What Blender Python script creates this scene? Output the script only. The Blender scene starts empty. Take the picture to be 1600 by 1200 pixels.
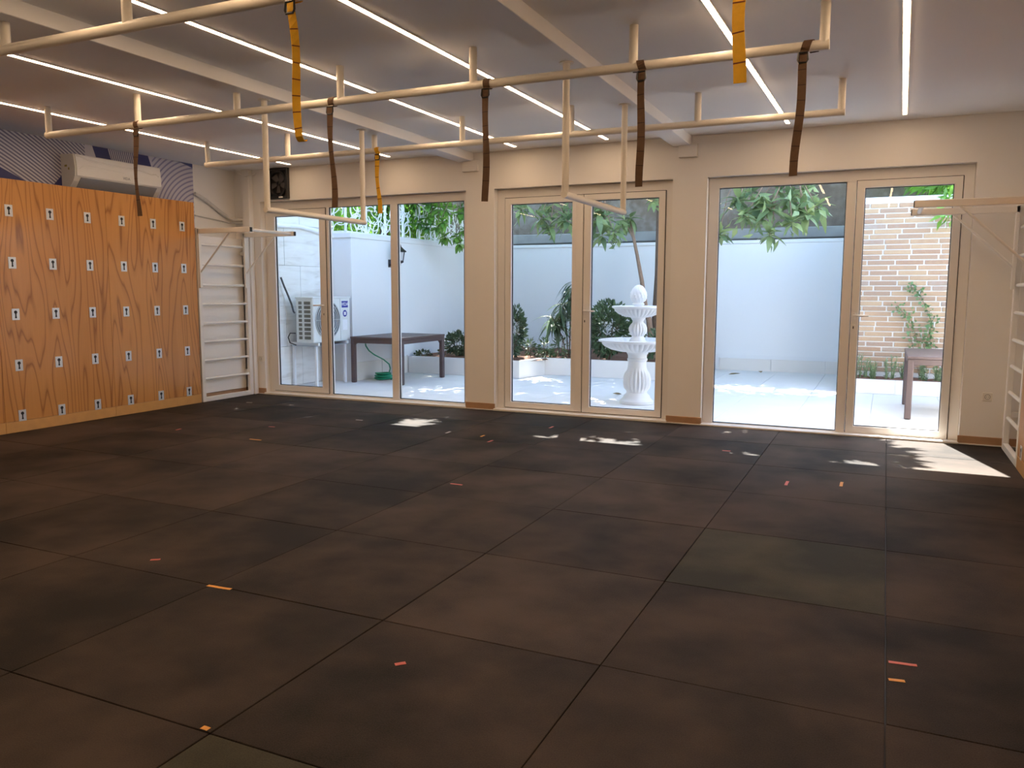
import bpy, math, random
import numpy as np
from mathutils import Vector, Matrix

random.seed(7)
rng = np.random.default_rng(7)
S = bpy.context.scene
C = S.collection

# ------------------------------------------------------------------ camera
CAM_H = 1.4365
cam_d = bpy.data.cameras.new('camera')
cam = bpy.data.objects.new('camera', cam_d)
C.objects.link(cam)
cam_d.sensor_fit = 'HORIZONTAL'
cam_d.sensor_width = 36.0
cam_d.lens = 36.0 * 1257.3 / 1600.0
cam_d.clip_start = 0.05
yaw, pitch, roll = 0.43295, 0.1155, 0.0028
fw = Vector((-math.sin(yaw) * math.cos(pitch), math.cos(yaw) * math.cos(pitch), -math.sin(pitch)))
rt = Vector((math.cos(yaw), math.sin(yaw), 0))
up = rt.cross(fw)
rt2 = math.cos(roll) * rt + math.sin(roll) * up
up2 = -math.sin(roll) * rt + math.cos(roll) * up
cam.matrix_world = Matrix(((rt2.x, up2.x, -fw.x, 0), (rt2.y, up2.y, -fw.y, 0), (rt2.z, up2.z, -fw.z, CAM_H), (0, 0, 0, 1)))
S.camera = cam

# ------------------------------------------------------------------ world, sun, exposure
SKY_STRENGTH = 1.42
SUN_STRENGTH = 38.0
LED_STRENGTH = 31.0
SUN_TRAVEL = Vector((0.45, -1.6, -2.5)).normalized()
w = bpy.data.worlds.new('sky')
S.world = w
w.use_nodes = True
nt = w.node_tree
bg = nt.nodes['Background']
sky = nt.nodes.new('ShaderNodeTexSky')
sky.sky_type = 'NISHITA'
sky.sun_disc = False
sky.sun_elevation = math.asin(-SUN_TRAVEL.z)
sky.sun_rotation = math.atan2(-SUN_TRAVEL.x, -SUN_TRAVEL.y)
sky.air_density = 1.0
sky.dust_density = 1.6
nt.links.new(sky.outputs[0], bg.inputs[0])
bg.inputs[1].default_value = SKY_STRENGTH

sun_d = bpy.data.lights.new('sun', 'SUN')
sun_d.energy = SUN_STRENGTH
sun_d.color = (1.0, 0.95, 0.88)
sun_d.angle = math.radians(0.53)
sun = bpy.data.objects.new('sun', sun_d)
C.objects.link(sun)
sun.location = (-3, 20, 30)
sun.rotation_euler = SUN_TRAVEL.to_track_quat('-Z', 'Y').to_euler()

S.view_settings.view_transform = 'Standard'
S.view_settings.look = 'None'
S.view_settings.gamma = 1.0
S.view_settings.use_curve_mapping = False
S.view_settings.exposure = 0.25
try:
    S.cycles.use_denoising = True
    S.cycles.max_bounces = 10
    S.cycles.diffuse_bounces = 5
    S.cycles.transparent_max_bounces = 16
    S.cycles.sample_clamp_indirect = 8.0
    S.cycles.caustics_reflective = False
    S.cycles.caustics_refractive = False
except Exception:
    pass

# ------------------------------------------------------------------ materials
class X:
    """tiny expression wrapper round shader math sockets"""
    def __init__(s, nt, sock): s.nt, s.k = nt, sock
    def _op(s, op, *o):
        n = s.nt.nodes.new('ShaderNodeMath'); n.operation = op
        for i, v in enumerate((s,) + o):
            if isinstance(v, X): s.nt.links.new(v.k, n.inputs[i])
            else: n.inputs[i].default_value = v
        return X(s.nt, n.outputs[0])
    def __add__(s, o): return s._op('ADD', o)
    def __sub__(s, o): return s._op('SUBTRACT', o)
    def __mul__(s, o): return s._op('MULTIPLY', o)
    def __truediv__(s, o): return s._op('DIVIDE', o)
    def gt(s, o): return s._op('GREATER_THAN', o)
    def lt(s, o): return s._op('LESS_THAN', o)
    def fract(s): return s._op('FRACT')
    def pow(s, o): return s._op('POWER', o)
    def sqrt(s): return s._op('SQRT')
    def pingpong(s, o): return s._op('PINGPONG', o)
    def mn(s, o): return s._op('MINIMUM', o)
    def mx(s, o): return s._op('MAXIMUM', o)

def newmat(name):
    m = bpy.data.materials.new(name); m.use_nodes = True
    return m, m.node_tree, m.node_tree.nodes['Principled BSDF']
def mixc(nt, fac, a, b):
    n = nt.nodes.new('ShaderNodeMix'); n.data_type = 'RGBA'
    for i, v in ((0, fac), (6, a), (7, b)):
        if isinstance(v, X): nt.links.new(v.k, n.inputs[i])
        elif hasattr(v, 'is_output'): nt.links.new(v, n.inputs[i])
        elif i == 0: n.inputs[0].default_value = v
        else: n.inputs[i].default_value = (*v, 1)
    return n.outputs[2]
def coords(nt, kind='Object', scale=(1, 1, 1)):
    t = nt.nodes.new('ShaderNodeTexCoord'); mp = nt.nodes.new('ShaderNodeMapping')
    nt.links.new(t.outputs[kind], mp.inputs[0]); mp.inputs[3].default_value = scale
    return mp.outputs[0]
def world_coords(nt, scale=(1, 1, 1)):
    g = nt.nodes.new('ShaderNodeNewGeometry'); mp = nt.nodes.new('ShaderNodeMapping')
    nt.links.new(g.outputs['Position'], mp.inputs[0]); mp.inputs[3].default_value = scale
    return mp.outputs[0]
def noise(nt, vec, scale=5, detail=3, rough=.5, dist=0):
    n = nt.nodes.new('ShaderNodeTexNoise'); nt.links.new(vec, n.inputs['Vector'])
    n.inputs['Scale'].default_value = scale; n.inputs['Detail'].default_value = detail
    n.inputs['Roughness'].default_value = rough; n.inputs['Distortion'].default_value = dist
    return X(nt, n.outputs[0])
def ramp(nt, fac, stops):
    r = nt.nodes.new('ShaderNodeValToRGB'); nt.links.new(fac.k, r.inputs[0])
    el = r.color_ramp.elements
    while len(el) < len(stops): el.new(0.5)
    for e, (p, c) in zip(el, stops):
        e.position = p; e.color = (*c, 1) if len(c) == 3 else c
    return r.outputs[0]
def bumpn(nt, b, h, strength, dist=.01):
    n = nt.nodes.new('ShaderNodeBump'); n.inputs['Strength'].default_value = strength; n.inputs['Distance'].default_value = dist
    nt.links.new(h.k, n.inputs['Height']); nt.links.new(n.outputs[0], b.inputs['Normal'])
MATS = {}
def pmat(name, col, rough=.5, metal=0, var=.08, scale=6, bump=0, bscale=60, spec=.5, coat=0):
    if name in MATS: return MATS[name]
    m, nt, b = newmat(name)
    v = world_coords(nt)
    n = noise(nt, v, scale, 4)
    d = tuple(max(0, c * (1 - var)) for c in col); l = tuple(min(1, c * (1 + var)) for c in col)
    nt.links.new(mixc(nt, n, d, l), b.inputs['Base Color'])
    b.inputs['Roughness'].default_value = rough; b.inputs['Metallic'].default_value = metal
    b.inputs['Specular IOR Level'].default_value = spec; b.inputs['Coat Weight'].default_value = coat
    if bump: bumpn(nt, b, noise(nt, v, bscale, 3), bump, .004)
    MATS[name] = m
    return m
def emat(name, col, strength):
    m, nt, b = newmat(name)
    b.inputs['Base Color'].default_value = (.9, .9, .9, 1)
    b.inputs['Emission Color'].default_value = (*col, 1); b.inputs['Emission Strength'].default_value = strength
    return m

wall_paint = pmat('wall_paint', (.85, .83, .80), .55, var=.015, scale=2, bump=.03, bscale=120)
ceil_paint = pmat('ceiling_paint', (.86, .855, .845), .6, var=.02, scale=1.5)
frame_white = pmat('white_aluminium', (.82, .79, .745), .32, var=.01)
white_metal = pmat('white_powder_coat', (.83, .81, .775), .35, var=.015)
cream_pipe = pmat('cream_painted_pipe', (.80, .75, .66), .34, var=.03)
black_rubber = pmat('black_gasket', (.012, .012, .012), .5)
black_plastic = pmat('black_plastic', (.02, .02, .021), .35)
socket_white = pmat('socket_plastic', (.76, .73, .66), .4)
base_wood = pmat('baseboard_wood', (.42, .25, .14), .45, var=.2, scale=12)
ac_white = pmat('ac_plastic', (.80, .79, .77), .22, var=.01)
ac_grey = pmat('ac_louvre', (.30, .31, .34), .35, var=.02)  # shade of the down-facing louvre put into this grey; brand text shares it
chrome = pmat('chrome', (.85, .84, .82), .12, metal=1)
gloss_trim = pmat('glossy_trim', (.92, .90, .86), .12, metal=.15, var=.01, coat=.5)  # white stands in for the ceiling light's reflection on the chrome line
steel = pmat('galvanised_plate', (.66, .66, .66), .38, metal=.55, var=.08, scale=30)
dark_hole = pmat('dark_hole', (.008, .008, .008), .7)
ac_out = pmat('outdoor_ac_metal', (.74, .76, .74), .4, var=.02)
ac_grille = pmat('outdoor_ac_grille', (.50, .53, .55), .4)
slot_dark = pmat('ac_slot', (.16, .15, .12), .6)
label_blue = pmat('label_blue', (.02, .03, .30), .4)
label_white = pmat('label_white', (.85, .85, .86), .4)
plaster_white = pmat('courtyard_plaster', (.80, .80, .80), .8, var=.03, scale=1.2, bump=.05, bscale=80)
tile_skirt = pmat('skirting_tile', (.76, .72, .67), .5, var=.04, scale=3)
paving = pmat('paving_stone', (.77, .76, .745), .6, var=.05, scale=2.5)
joint_dark = pmat('paving_joint', (.55, .53, .50), .8)
marble = pmat('fountain_white', (.74, .74, .735), .45, var=.02, scale=15)
soil = pmat('soil', (.17, .085, .055), .95, var=.5, scale=14, bump=.8, bscale=40)
rattan = pmat('brown_rattan_plastic', (.085, .055, .052), .45, var=.15, scale=60, bump=.4, bscale=180)
hose_green = pmat('green_hose', (.01, .27, .14), .35)
lamp_black = pmat('lantern_black', (.02, .02, .022), .4)
bark = pmat('bark', (.15, .095, .065), .85, var=.4, scale=20, bump=.7, bscale=50)
bark_light = pmat('bark_light', (.27, .17, .11), .85, var=.35, scale=20, bump=.6, bscale=50)
mortar = pmat('mortar', (.70, .68, .65), .85, var=.04, scale=10)
lattice_white = pmat('lattice_paint', (.85, .86, .87), .4)
tape_red = pmat('tape_red', (.62, .13, .10), .5, var=.15, scale=40)
tape_orange = pmat('tape_orange', (.80, .36, .06), .5, var=.15, scale=40)
tape_white = pmat('tape_pale', (.62, .55, .50), .5, var=.15, scale=40)
strap_brown = pmat('strap_brown', (.115, .062, .030), .8, var=.25, scale=40, bump=.5, bscale=400)
strap_yellow = pmat('strap_yellow', (.78, .42, .012), .7, var=.12, scale=40, bump=.4, bscale=400)
stitch_brown = pmat('stitch_dark', (.045, .02, .012), .8)
stitch_red = pmat('stitch_red', (.16, .04, .01), .8)
dry_leaf = pmat('dry_leaf', (.28, .20, .08), .8, var=.3, scale=30)
insul = pmat('pipe_insulation', (.62, .61, .59), .6, var=.12, scale=25, bump=.5, bscale=60)

def leafmat(name, dark, light, trans=.3):
    m, nt, b = newmat(name)
    n = noise(nt, world_coords(nt), 3.5, 2)
    oi = nt.nodes.new('ShaderNodeObjectInfo')
    g = nt.nodes.new('ShaderNodeNewGeometry')
    f = (n * .6 + X(nt, g.outputs['Random Per Island']) * .3 + X(nt, oi.outputs['Random']) * .35)
    c = ramp(nt, f, [(.25, dark), (.85, light)])
    nt.links.new(c, b.inputs['Base Color']); b.inputs['Roughness'].default_value = .38
    t = nt.nodes.new('ShaderNodeBsdfTranslucent'); nt.links.new(c, t.inputs[0])
    mx = nt.nodes.new('ShaderNodeMixShader'); mx.inputs[0].default_value = trans
    nt.links.new(b.outputs[0], mx.inputs[1]); nt.links.new(t.outputs[0], mx.inputs[2])
    nt.links.new(mx.outputs[0], nt.nodes['Material Output'].inputs[0])
    return m
leaf_big = leafmat('loquat_leaf', (.045, .11, .06), (.30, .38, .15))
leaf_mid = leafmat('broad_leaf', (.03, .11, .035), (.20, .42, .05))
leaf_dark = leafmat('shrub_leaf', (.016, .042, .024), (.10, .16, .07), .15)
leaf_grey = leafmat('rosemary_leaf', (.10, .16, .08), (.24, .32, .16), .15)
leaf_climb = leafmat('climber_leaf', (.05, .15, .07), (.22, .36, .15), .2)

# thin clear glass: see-through with an angle-dependent mirror reflection
glass, nt, b = newmat('window_glass')
lw = nt.nodes.new('ShaderNodeLayerWeight'); lw.inputs[0].default_value = .5
fac = X(nt, lw.outputs['Facing']).pow(4.0) * .5 + .022
tr = nt.nodes.new('ShaderNodeBsdfTransparent'); tr.inputs[0].default_value = (.975, .985, .98, 1)
gl = nt.nodes.new('ShaderNodeBsdfGlossy'); gl.inputs['Roughness'].default_value = 0.0
ms = nt.nodes.new('ShaderNodeMixShader'); nt.links.new(fac.k, ms.inputs[0])
nt.links.new(tr.outputs[0], ms.inputs[1]); nt.links.new(gl.outputs[0], ms.inputs[2])
nt.links.new(ms.outputs[0], nt.nodes['Material Output'].inputs[0])

# rubber mats: near black, dusty clouds, fine speckle; tint differs from mat to mat
def rubber(name, base, dust):
    m, nt, b = newmat(name)
    v = world_coords(nt)
    oi = nt.nodes.new('ShaderNodeObjectInfo'); r = X(nt, oi.outputs['Random'])
    big = noise(nt, v, 1.15, 3, .5, .3); mid = noise(nt, v, 3.3, 3, .55); fine = noise(nt, v, 210, 2)
    f = (big - .5) * 2.3 + (mid - .5) * 1.1 + (fine - .5) * .9 + r * .4 + .27
    c = ramp(nt, f, [(.05, base), (.95, dust)])
    nt.links.new(c, b.inputs['Base Color'])
    b.inputs['Roughness'].default_value = .7
    b.inputs['Specular IOR Level'].default_value = .2
    bumpn(nt, b, noise(nt, v, 170, 2), .35, .003)
    return m
rub = [rubber('rubber_mat_black', (.0085, .006, .0048), (.060, .042, .032)),
       rubber('rubber_mat_green', (.022, .0215, .014), (.074, .068, .045)),
       rubber('rubber_mat_brown', (.018, .013, .0105), (.072, .052, .042))]

# varnished plywood: vertical grain whose rings swirl
ply, nt, b = newmat('varnished_plywood')
oi = nt.nodes.new('ShaderNodeObjectInfo')
v0 = nt.nodes.new('ShaderNodeTexCoord')
add = nt.nodes.new('ShaderNodeVectorMath'); add.operation = 'MULTIPLY_ADD'
cmb = nt.nodes.new('ShaderNodeCombineXYZ')
nt.links.new(oi.outputs['Random'], cmb.inputs[0]); nt.links.new(oi.outputs['Random'], cmb.inputs[1]); nt.links.new(oi.outputs['Random'], cmb.inputs[2])
nt.links.new(cmb.outputs[0], add.inputs[0]); add.inputs[1].default_value = (17, 23, 31); nt.links.new(v0.outputs['Object'], add.inputs[2])
mp = nt.nodes.new('ShaderNodeMapping'); mp.inputs[3].default_value = (1, 2.3, .24); nt.links.new(add.outputs[0], mp.inputs[0])
mp2 = nt.nodes.new('ShaderNodeMapping'); mp2.inputs[3].default_value = (1, 90, 1.6); nt.links.new(add.outputs[0], mp2.inputs[0])
ring = noise(nt, mp.outputs[0], 1.2, 2.2, .40, .28)
band = (ring * 17.0).fract()
line = ramp(nt, band, [(0, (1, 1, 1)), (.10, (.25, .25, .25)), (.35, (0, 0, 0)), (.86, (.05, .05, .05)), (1, (.85, .85, .85))])
fib = noise(nt, mp2.outputs[0], 1.0, 3)
tone = noise(nt, mp.outputs[0], .6, 2)
cA = mixc(nt, tone, (.52, .225, .052), (.72, .365, .105))
cB = mixc(nt, fib * .35, cA, (.36, .135, .03))
cC = mixc(nt, X(nt, line) * .8, cB, (.225, .070, .014))
nt.links.new(cC, b.inputs['Base Color'])
b.inputs['Roughness'].default_value = .34; b.inputs['Coat Weight'].default_value = .35; b.inputs['Coat Roughness'].default_value = .14; b.inputs['Specular IOR Level'].default_value = .3
ply_strip = pmat('plywood_strip', (.62, .33, .10), .35, var=.15, scale=10, coat=.4)

# printed mural
mural, nt, b = newmat('printed_mural')
g = nt.nodes.new('ShaderNodeNewGeometry'); sp = nt.nodes.new('ShaderNodeSeparateXYZ'); nt.links.new(g.outputs['Position'], sp.inputs[0])
Y_, Z_ = X(nt, sp.outputs[1]), X(nt, sp.outputs[2])
st1 = ((Z_ + (Y_ - 4.6) * .33 + (Y_ - 4.6).pow(2.0) * .12) / .040).fract().gt(.52)
arc = (((Y_ - 8.02).pow(2.0) + ((Z_ - 2.28) * 1.0).pow(2.0)).sqrt() / .052).fract().gt(.62)
st2 = ((Y_ + Z_ * .25) / .028).fract().gt(.5)
base = mixc(nt, noise(nt, world_coords(nt), 1.4, 2), (.50, .49, .58), (.62, .61, .67))
violet = (.15, .145, .25); navy = (.03, .035, .16)
A = Y_.lt(6.36); Bm = Y_.gt(7.27); c2 = (Y_ + Z_ * .35).gt(7.72) * (Y_ + Z_ * .35).lt(8.08)
c = mixc(nt, st1 * A, base, violet)
c = mixc(nt, arc * Bm, c, (.27, .26, .42))
c = mixc(nt, st2 * c2, c, violet)
yz = Y_ + Z_ * .35
pol = (yz.gt(7.52) * yz.lt(7.72)).mx(yz.gt(8.08) * yz.lt(8.28))
c = mixc(nt, pol * Y_.gt(6.3) * Y_.lt(7.3), c, navy)
tri = ((Z_ + (Y_ - 5.4) * .42).lt(2.66)).mx((Z_ - (Y_ - 6.0) * 1.1).lt(2.60) * Y_.gt(5.93) * Y_.lt(6.3)) * Y_.lt(6.3)
c = mixc(nt, tri, c, navy)
tri2 = (Z_ + (Y_ - 7.9) * .22).gt(2.995) * Y_.gt(7.6)
c = mixc(nt, tri2, c, (.06, .07, .22))
nt.links.new(c, b.inputs['Base Color']); b.inputs['Roughness'].default_value = .5

# travertine, neighbour's cement render, bricks
trav, nt, b = newmat('travertine')
n = noise(nt, world_coords(nt, (1, .7, 5)), 2.2, 5, .6, .6)
nt.links.new(ramp(nt, n, [(.3, (.62, .59, .54)), (.46, (.78, .76, .72)), (.7, (.84, .83, .80))]), b.inputs['Base Color'])
b.inputs['Roughness'].default_value = .55
cement, nt, b = newmat('weathered_render')
n = noise(nt, world_coords(nt, (1, 1, .8)), 1.1, 6, .65, .4); n2 = noise(nt, world_coords(nt), 9, 4)
nt.links.new(ramp(nt, n * .75 + n2 * .25, [(.32, (.10, .075, .06)), (.5, (.19, .155, .13)), (.68, (.33, .32, .315))]), b.inputs['Base Color'])
b.inputs['Roughness'].default_value = .9; bumpn(nt, b, n2, .4, .02)
brickm, nt, b = newmat('brick_slip')
oi = nt.nodes.new('ShaderNodeObjectInfo'); r = X(nt, oi.outputs['Random'])
n = noise(nt, world_coords(nt), 18, 4)
nt.links.new(ramp(nt, r * .8 + n * .3, [(.1, (.31, .22, .165)), (.35, (.41, .265, .165)), (.6, (.45, .315, .195)), (.8, (.35, .215, .14)), (1, (.37, .31, .26))]), b.inputs['Base Color'])
b.inputs['Roughness'].default_value = .85; bumpn(nt, b, noise(nt, world_coords(nt), 60, 3), .4, .006)

led = emat('led_diffuser', (1.0, .68, .41), LED_STRENGTH)
lantern_glass = pmat('lantern_glass', (.55, .56, .55), .2)

# ------------------------------------------------------------------ geometry helpers
def wloc(o):
    p = Vector((0, 0, 0))
    while o is not None:
        p += o.location; o = o.parent
    return p
def put(name, me, m=None, parent=None, loc=None):
    o = bpy.data.objects.new(name, me); C.objects.link(o)
    if m is not None and len(me.materials) == 0: me.materials.append(m)
    if parent is not None:
        o.parent = parent
        if loc is not None: o.location = Vector(loc) - wloc(parent)
    elif loc is not None: o.location = loc
    return o
def tag(o, label=None, cat=None, group=None, kind=None):
    if label: o['label'] = label
    if cat: o['category'] = cat
    if group: o['group'] = group
    if kind: o['kind'] = kind
    return o
def thing(name, loc, label, cat, group=None):
    o = bpy.data.objects.new(name, None); C.objects.link(o); o.location = loc
    o.empty_display_size = .1
    return tag(o, label, cat, group)

class MB:
    def __init__(s): s.v = []; s.f = []
    def add(s, v, f):
        k = len(s.v); s.v += [tuple(p) for p in v]; s.f += [tuple(i + k for i in q) for q in f]; return s
    def box(s, x0, x1, y0, y1, z0, z1):
        v = [(x0, y0, z0), (x1, y0, z0), (x1, y1, z0), (x0, y1, z0), (x0, y0, z1), (x1, y0, z1), (x1, y1, z1), (x0, y1, z1)]
        return s.add(v, [(0, 3, 2, 1), (4, 5, 6, 7), (0, 1, 5, 4), (1, 2, 6, 5), (2, 3, 7, 6), (3, 0, 4, 7)])
    def bbox(s, x0, x1, y0, y1, z0, z1, c=.004):
        """box with chamfered edges"""
        cx, cy, cz = (x0 + x1) / 2, (y0 + y1) / 2, (z0 + z1) / 2
        hx, hy, hz = (x1 - x0) / 2, (y1 - y0) / 2, (z1 - z0) / 2
        c = min(c, hx * .8, hy * .8, hz * .8)
        v = []; idx = {}
        for sx in (-1, 1):
            for sy in (-1, 1):
                for sz in (-1, 1):
                    for a in range(3):
                        p = [hx - c, hy - c, hz - c]; p[a] += c
                        idx[(sx, sy, sz, a)] = len(v)
                        v.append((cx + sx * p[0], cy + sy * p[1], cz + sz * p[2]))
        f = []
        I = lambda sx, sy, sz, a: idx[(sx, sy, sz, a)]
        for d in (-1, 1):
            q = [(d, -1, -1), (d, 1, -1), (d, 1, 1), (d, -1, 1)]; f.append([I(*p, 0) for p in (q if d > 0 else q[::-1])])
            q = [(-1, d, -1), (1, d, -1), (1, d, 1), (-1, d, 1)]; f.append([I(*p, 1) for p in (q[::-1] if d > 0 else q)])
            q = [(-1, -1, d), (1, -1, d), (1, 1, d), (-1, 1, d)]; f.append([I(*p, 2) for p in (q if d > 0 else q[::-1])])
        for a in (-1, 1):
            for bb in (-1, 1):
                f.append([I(a, bb, -1, 0), I(a, bb, 1, 0), I(a, bb, 1, 1), I(a, bb, -1, 1)])
                f.append([I(a, -1, bb, 0), I(a, 1, bb, 0), I(a, 1, bb, 2), I(a, -1, bb, 2)])
                f.append([I(-1, a, bb, 1), I(1, a, bb, 1), I(1, a, bb, 2), I(-1, a, bb, 2)])
                for cc in (-1, 1): f.append([I(a, bb, cc, 0), I(a, bb, cc, 1), I(a, bb, cc, 2)])
        s._fix = True
        return s.add(v, f)
    def bar(s, p, q, wy, wz, upv=(0, 0, 1)):
        """rectangular bar from p to q"""
        p, q = Vector(p), Vector(q); d = (q - p).normalized(); u = Vector(upv)
        a = d.cross(u).normalized(); u = a.cross(d).normalized(); a *= wy / 2; u *= wz / 2
        v = [p - a - u, p + a - u, p + a + u, p - a + u, q - a - u, q + a - u, q + a + u, q - a + u]
        return s.add(v, [(0, 1, 2, 3), (7, 6, 5, 4), (0, 4, 5, 1), (1, 5, 6, 2), (2, 6, 7, 3), (3, 7, 4, 0)])
    def tube(s, pts, r, n=10, cap=True):
        pts = [Vector(p) for p in pts]; m = len(pts)
        rs = r if isinstance(r, (list, tuple)) else [r] * m
        t0 = (pts[1] - pts[0]).normalized()
        ref = Vector((0, 0, 1)) if abs(t0.z) < .9 else Vector((1, 0, 0))
        a = t0.cross(ref).normalized(); v = []; f = []
        for i, p in enumerate(pts):
            t = (pts[min(i + 1, m - 1)] - pts[max(i - 1, 0)]).normalized()
            a = (a - t * a.dot(t)).normalized(); bb = t.cross(a)
            for k in range(n):
                th = 2 * math.pi * k / n
                v.append(p + (a * math.cos(th) + bb * math.sin(th)) * rs[i])
        for i in range(m - 1):
            for k in range(n):
                k2 = (k + 1) % n
                f.append((i * n + k, i * n + k2, (i + 1) * n + k2, (i + 1) * n + k))
        if cap: f += [tuple(range(n))[::-1], tuple(range((m - 1) * n, m * n))]
        return s.add(v, f)
    def lathe(s, prof, c, n=24, flute=0, famp=0.0, fz=None):
        v = []; f = []; m = len(prof)
        for (r, z) in prof:
            for k in range(n):
                th = 2 * math.pi * k / n
                rr = r
                if flute and fz and fz[0] <= z <= fz[1]: rr = r * (1 + famp * (abs(math.sin(th * flute / 2)) - .5))
                v.append((c[0] + rr * math.cos(th), c[1] + rr * math.sin(th), c[2] + z))
        for i in range(m - 1):
            for k in range(n):
                k2 = (k + 1) % n; f.append((i * n + k, i * n + k2, (i + 1) * n + k2, (i + 1) * n + k))
        f += [tuple(range(n))[::-1], tuple(range((m - 1) * n, m * n))]
        return s.add(v, f)
    def prism(s, poly, axis, a0, a1):
        """extrude 2D polygon along axis ('x','y','z')"""
        n = len(poly); mk = {'x': lambda p, a: (a, p[0], p[1]), 'y': lambda p, a: (p[0], a, p[1]), 'z': lambda p, a: (p[0], p[1], a)}[axis]
        v = [mk(p, a0) for p in poly] + [mk(p, a1) for p in poly]
        f = [tuple(range(n)), tuple(range(2 * n - 1, n - 1, -1))] + [(i, i + n, (i + 1) % n + n, (i + 1) % n) for i in range(n)]
        return s.add(v, f)
    def mesh(s, name, off=(0, 0, 0), smooth=False):
        me = bpy.data.meshes.new(name)
        ox, oy, oz = off
        me.from_pydata([(x - ox, y - oy, z - oz) for x, y, z in s.v], [], s.f)
        import bmesh
        bm = bmesh.new(); bm.from_mesh(me); bmesh.ops.recalc_face_normals(bm, faces=bm.faces); bm.to_mesh(me); bm.free()
        if smooth:
            for p in me.polygons: p.use_smooth = True
            try: me.set_sharp_from_angle(angle=math.radians(40))
            except Exception: pass
        return me
    def build(s, name, m, parent=None, loc=None, smooth=False):
        """parts are built in world coordinates; a top-level mesh gets its origin at loc"""
        off = wloc(parent) if parent is not None else Vector(loc or (0, 0, 0))
        o = put(name, s.mesh(name, off, smooth), m, parent)
        if parent is None and loc is not None: o.location = loc
        return o
def circle(cx, cy, r, n=20, a0=0, a1=2 * math.pi):
    return [(cx + r * math.cos(a0 + (a1 - a0) * k / n), cy + r * math.sin(a0 + (a1 - a0) * k / n)) for k in range(n)]
def text(name, body, size, m, parent, loc, rot, ext=.001):
    cu = bpy.data.curves.new(name, 'FONT'); cu.body = body; cu.size = size; cu.extrude = ext
    cu.align_x = 'CENTER'; cu.align_y = 'CENTER'; cu.materials.append(m)
    tmp = bpy.data.objects.new(name, cu); C.objects.link(tmp); bpy.context.view_layer.update()
    me = bpy.data.meshes.new_from_object(tmp); bpy.data.objects.remove(tmp)
    o = bpy.data.objects.new(name, me); C.objects.link(o); o.parent = parent; o['kind'] = 'stuff'
    o.location = Vector(loc) - wloc(parent); o.rotation_euler = rot
    return o

# ------------------------------------------------------------------ room shell
XL, XR, YW, YR, ZC = -8.2, 1.35, 8.64, -1.3, 3.045
YO = 8.90                      # outer face of the glazed wall
OPEN = [(-7.76, -4.605), (-4.228, -2.118), (-1.755, .693)]
OT = 2.62
mb = MB()
poly = [(XL, ZC + .25), (XL, -.02)]
for (xa, xb) in OPEN: poly += [(xa, -.02), (xa, OT), (xb, OT), (xb, -.02)]
poly += [(XR, -.02), (XR, ZC + .25)]
mb.prism(poly, 'y', YW, YO)
tag(mb.build('wall_back', wall_paint), 'white wall with three glazed door openings', kind='structure')
tag(MB().box(XL - .2, XL, YR, YO, -.02, ZC + .25).build('wall_left', wall_paint), 'white side wall behind plywood panel', kind='structure')
tag(MB().box(XR, XR + .2, YR, YO, -.02, ZC + .25).build('wall_right', wall_paint), 'white side wall at the right edge', kind='structure')
tag(MB().box(XL - .2, XR + .2, YR - .2, YR, -.02, ZC + .25).build('wall_front', wall_paint), 'white wall behind the viewer', kind='structure')
tag(MB().box(XL - .2, XR + .2, YR - .2, YO, ZC, ZC + .25).build('ceiling', ceil_paint), 'flat white painted ceiling', kind='structure')
# ceiling beams with the little corbels where they meet the wall
for k, (x0, x1) in enumerate(((-4.70, -4.50), (-2.125, -1.93))):
    o = MB().bbox(x0, x1, YR, YW, 2.95, ZC + .02, .004).build('ceiling_beam', ceil_paint)
    tag(o, ['white ceiling beam nearer the plywood panel', 'white ceiling beam between the middle and right doors'][k], 'beam', 'ceiling beams')
    o2 = MB().bbox(x0 + .07, x1 + .07, YW - .05, YW + .02, 2.83, 2.96, .003).build('corbel', wall_paint, o)
    if k == 0: o2.location.z = 0

# floor of one-metre rubber mats
fl = MB().box(XL, XR, YR, 8.74, -.06, -.021).build('floor', black_rubber)
tag(fl, 'black rubber mat floor', kind='structure')
GX = [0.069 + k for k in range(-9, 3)]
GY = [2.835 + k for k in range(-5, 7)]
G = .0023
matmesh = {}
green = {(0, 1), (-1, -2)}
brown = {(-1, 0), (-2, 2), (-1, 2), (-3, 3), (-4, 2)}
for i in range(-9, 2):
    for j in range(-5, 6):
        x0, x1 = max(XL, .069 + i - 1 if False else .069 + (i - 1)), min(1.34, .069 + i)
        y0, y1 = max(YR, 2.835 + j), min(8.725, 2.835 + j + 1)
        if x1 - x0 < .05 or y1 - y0 < .05: continue
        sx, sy = round(x1 - x0, 3), round(y1 - y0, 3)
        mi = 1 if (i, j) in green else 2 if (i, j) in brown else 0
        key = (sx, sy, mi)
        if key not in matmesh:
            b_ = MB().bbox(-sx / 2 + G, sx / 2 - G, -sy / 2 + G, sy / 2 - G, -.02, 0, .002)
            matmesh[key] = b_.mesh('rubber_mat')
        o = put('rubber_mat', matmesh[key], rub[mi], fl, ((x0 + x1) / 2 + random.uniform(-.001, .001), (y0 + y1) / 2 + random.uniform(-.001, .001), random.uniform(-.0008, .0008)))
        o.rotation_euler.z = random.uniform(-.001, .001)

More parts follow.
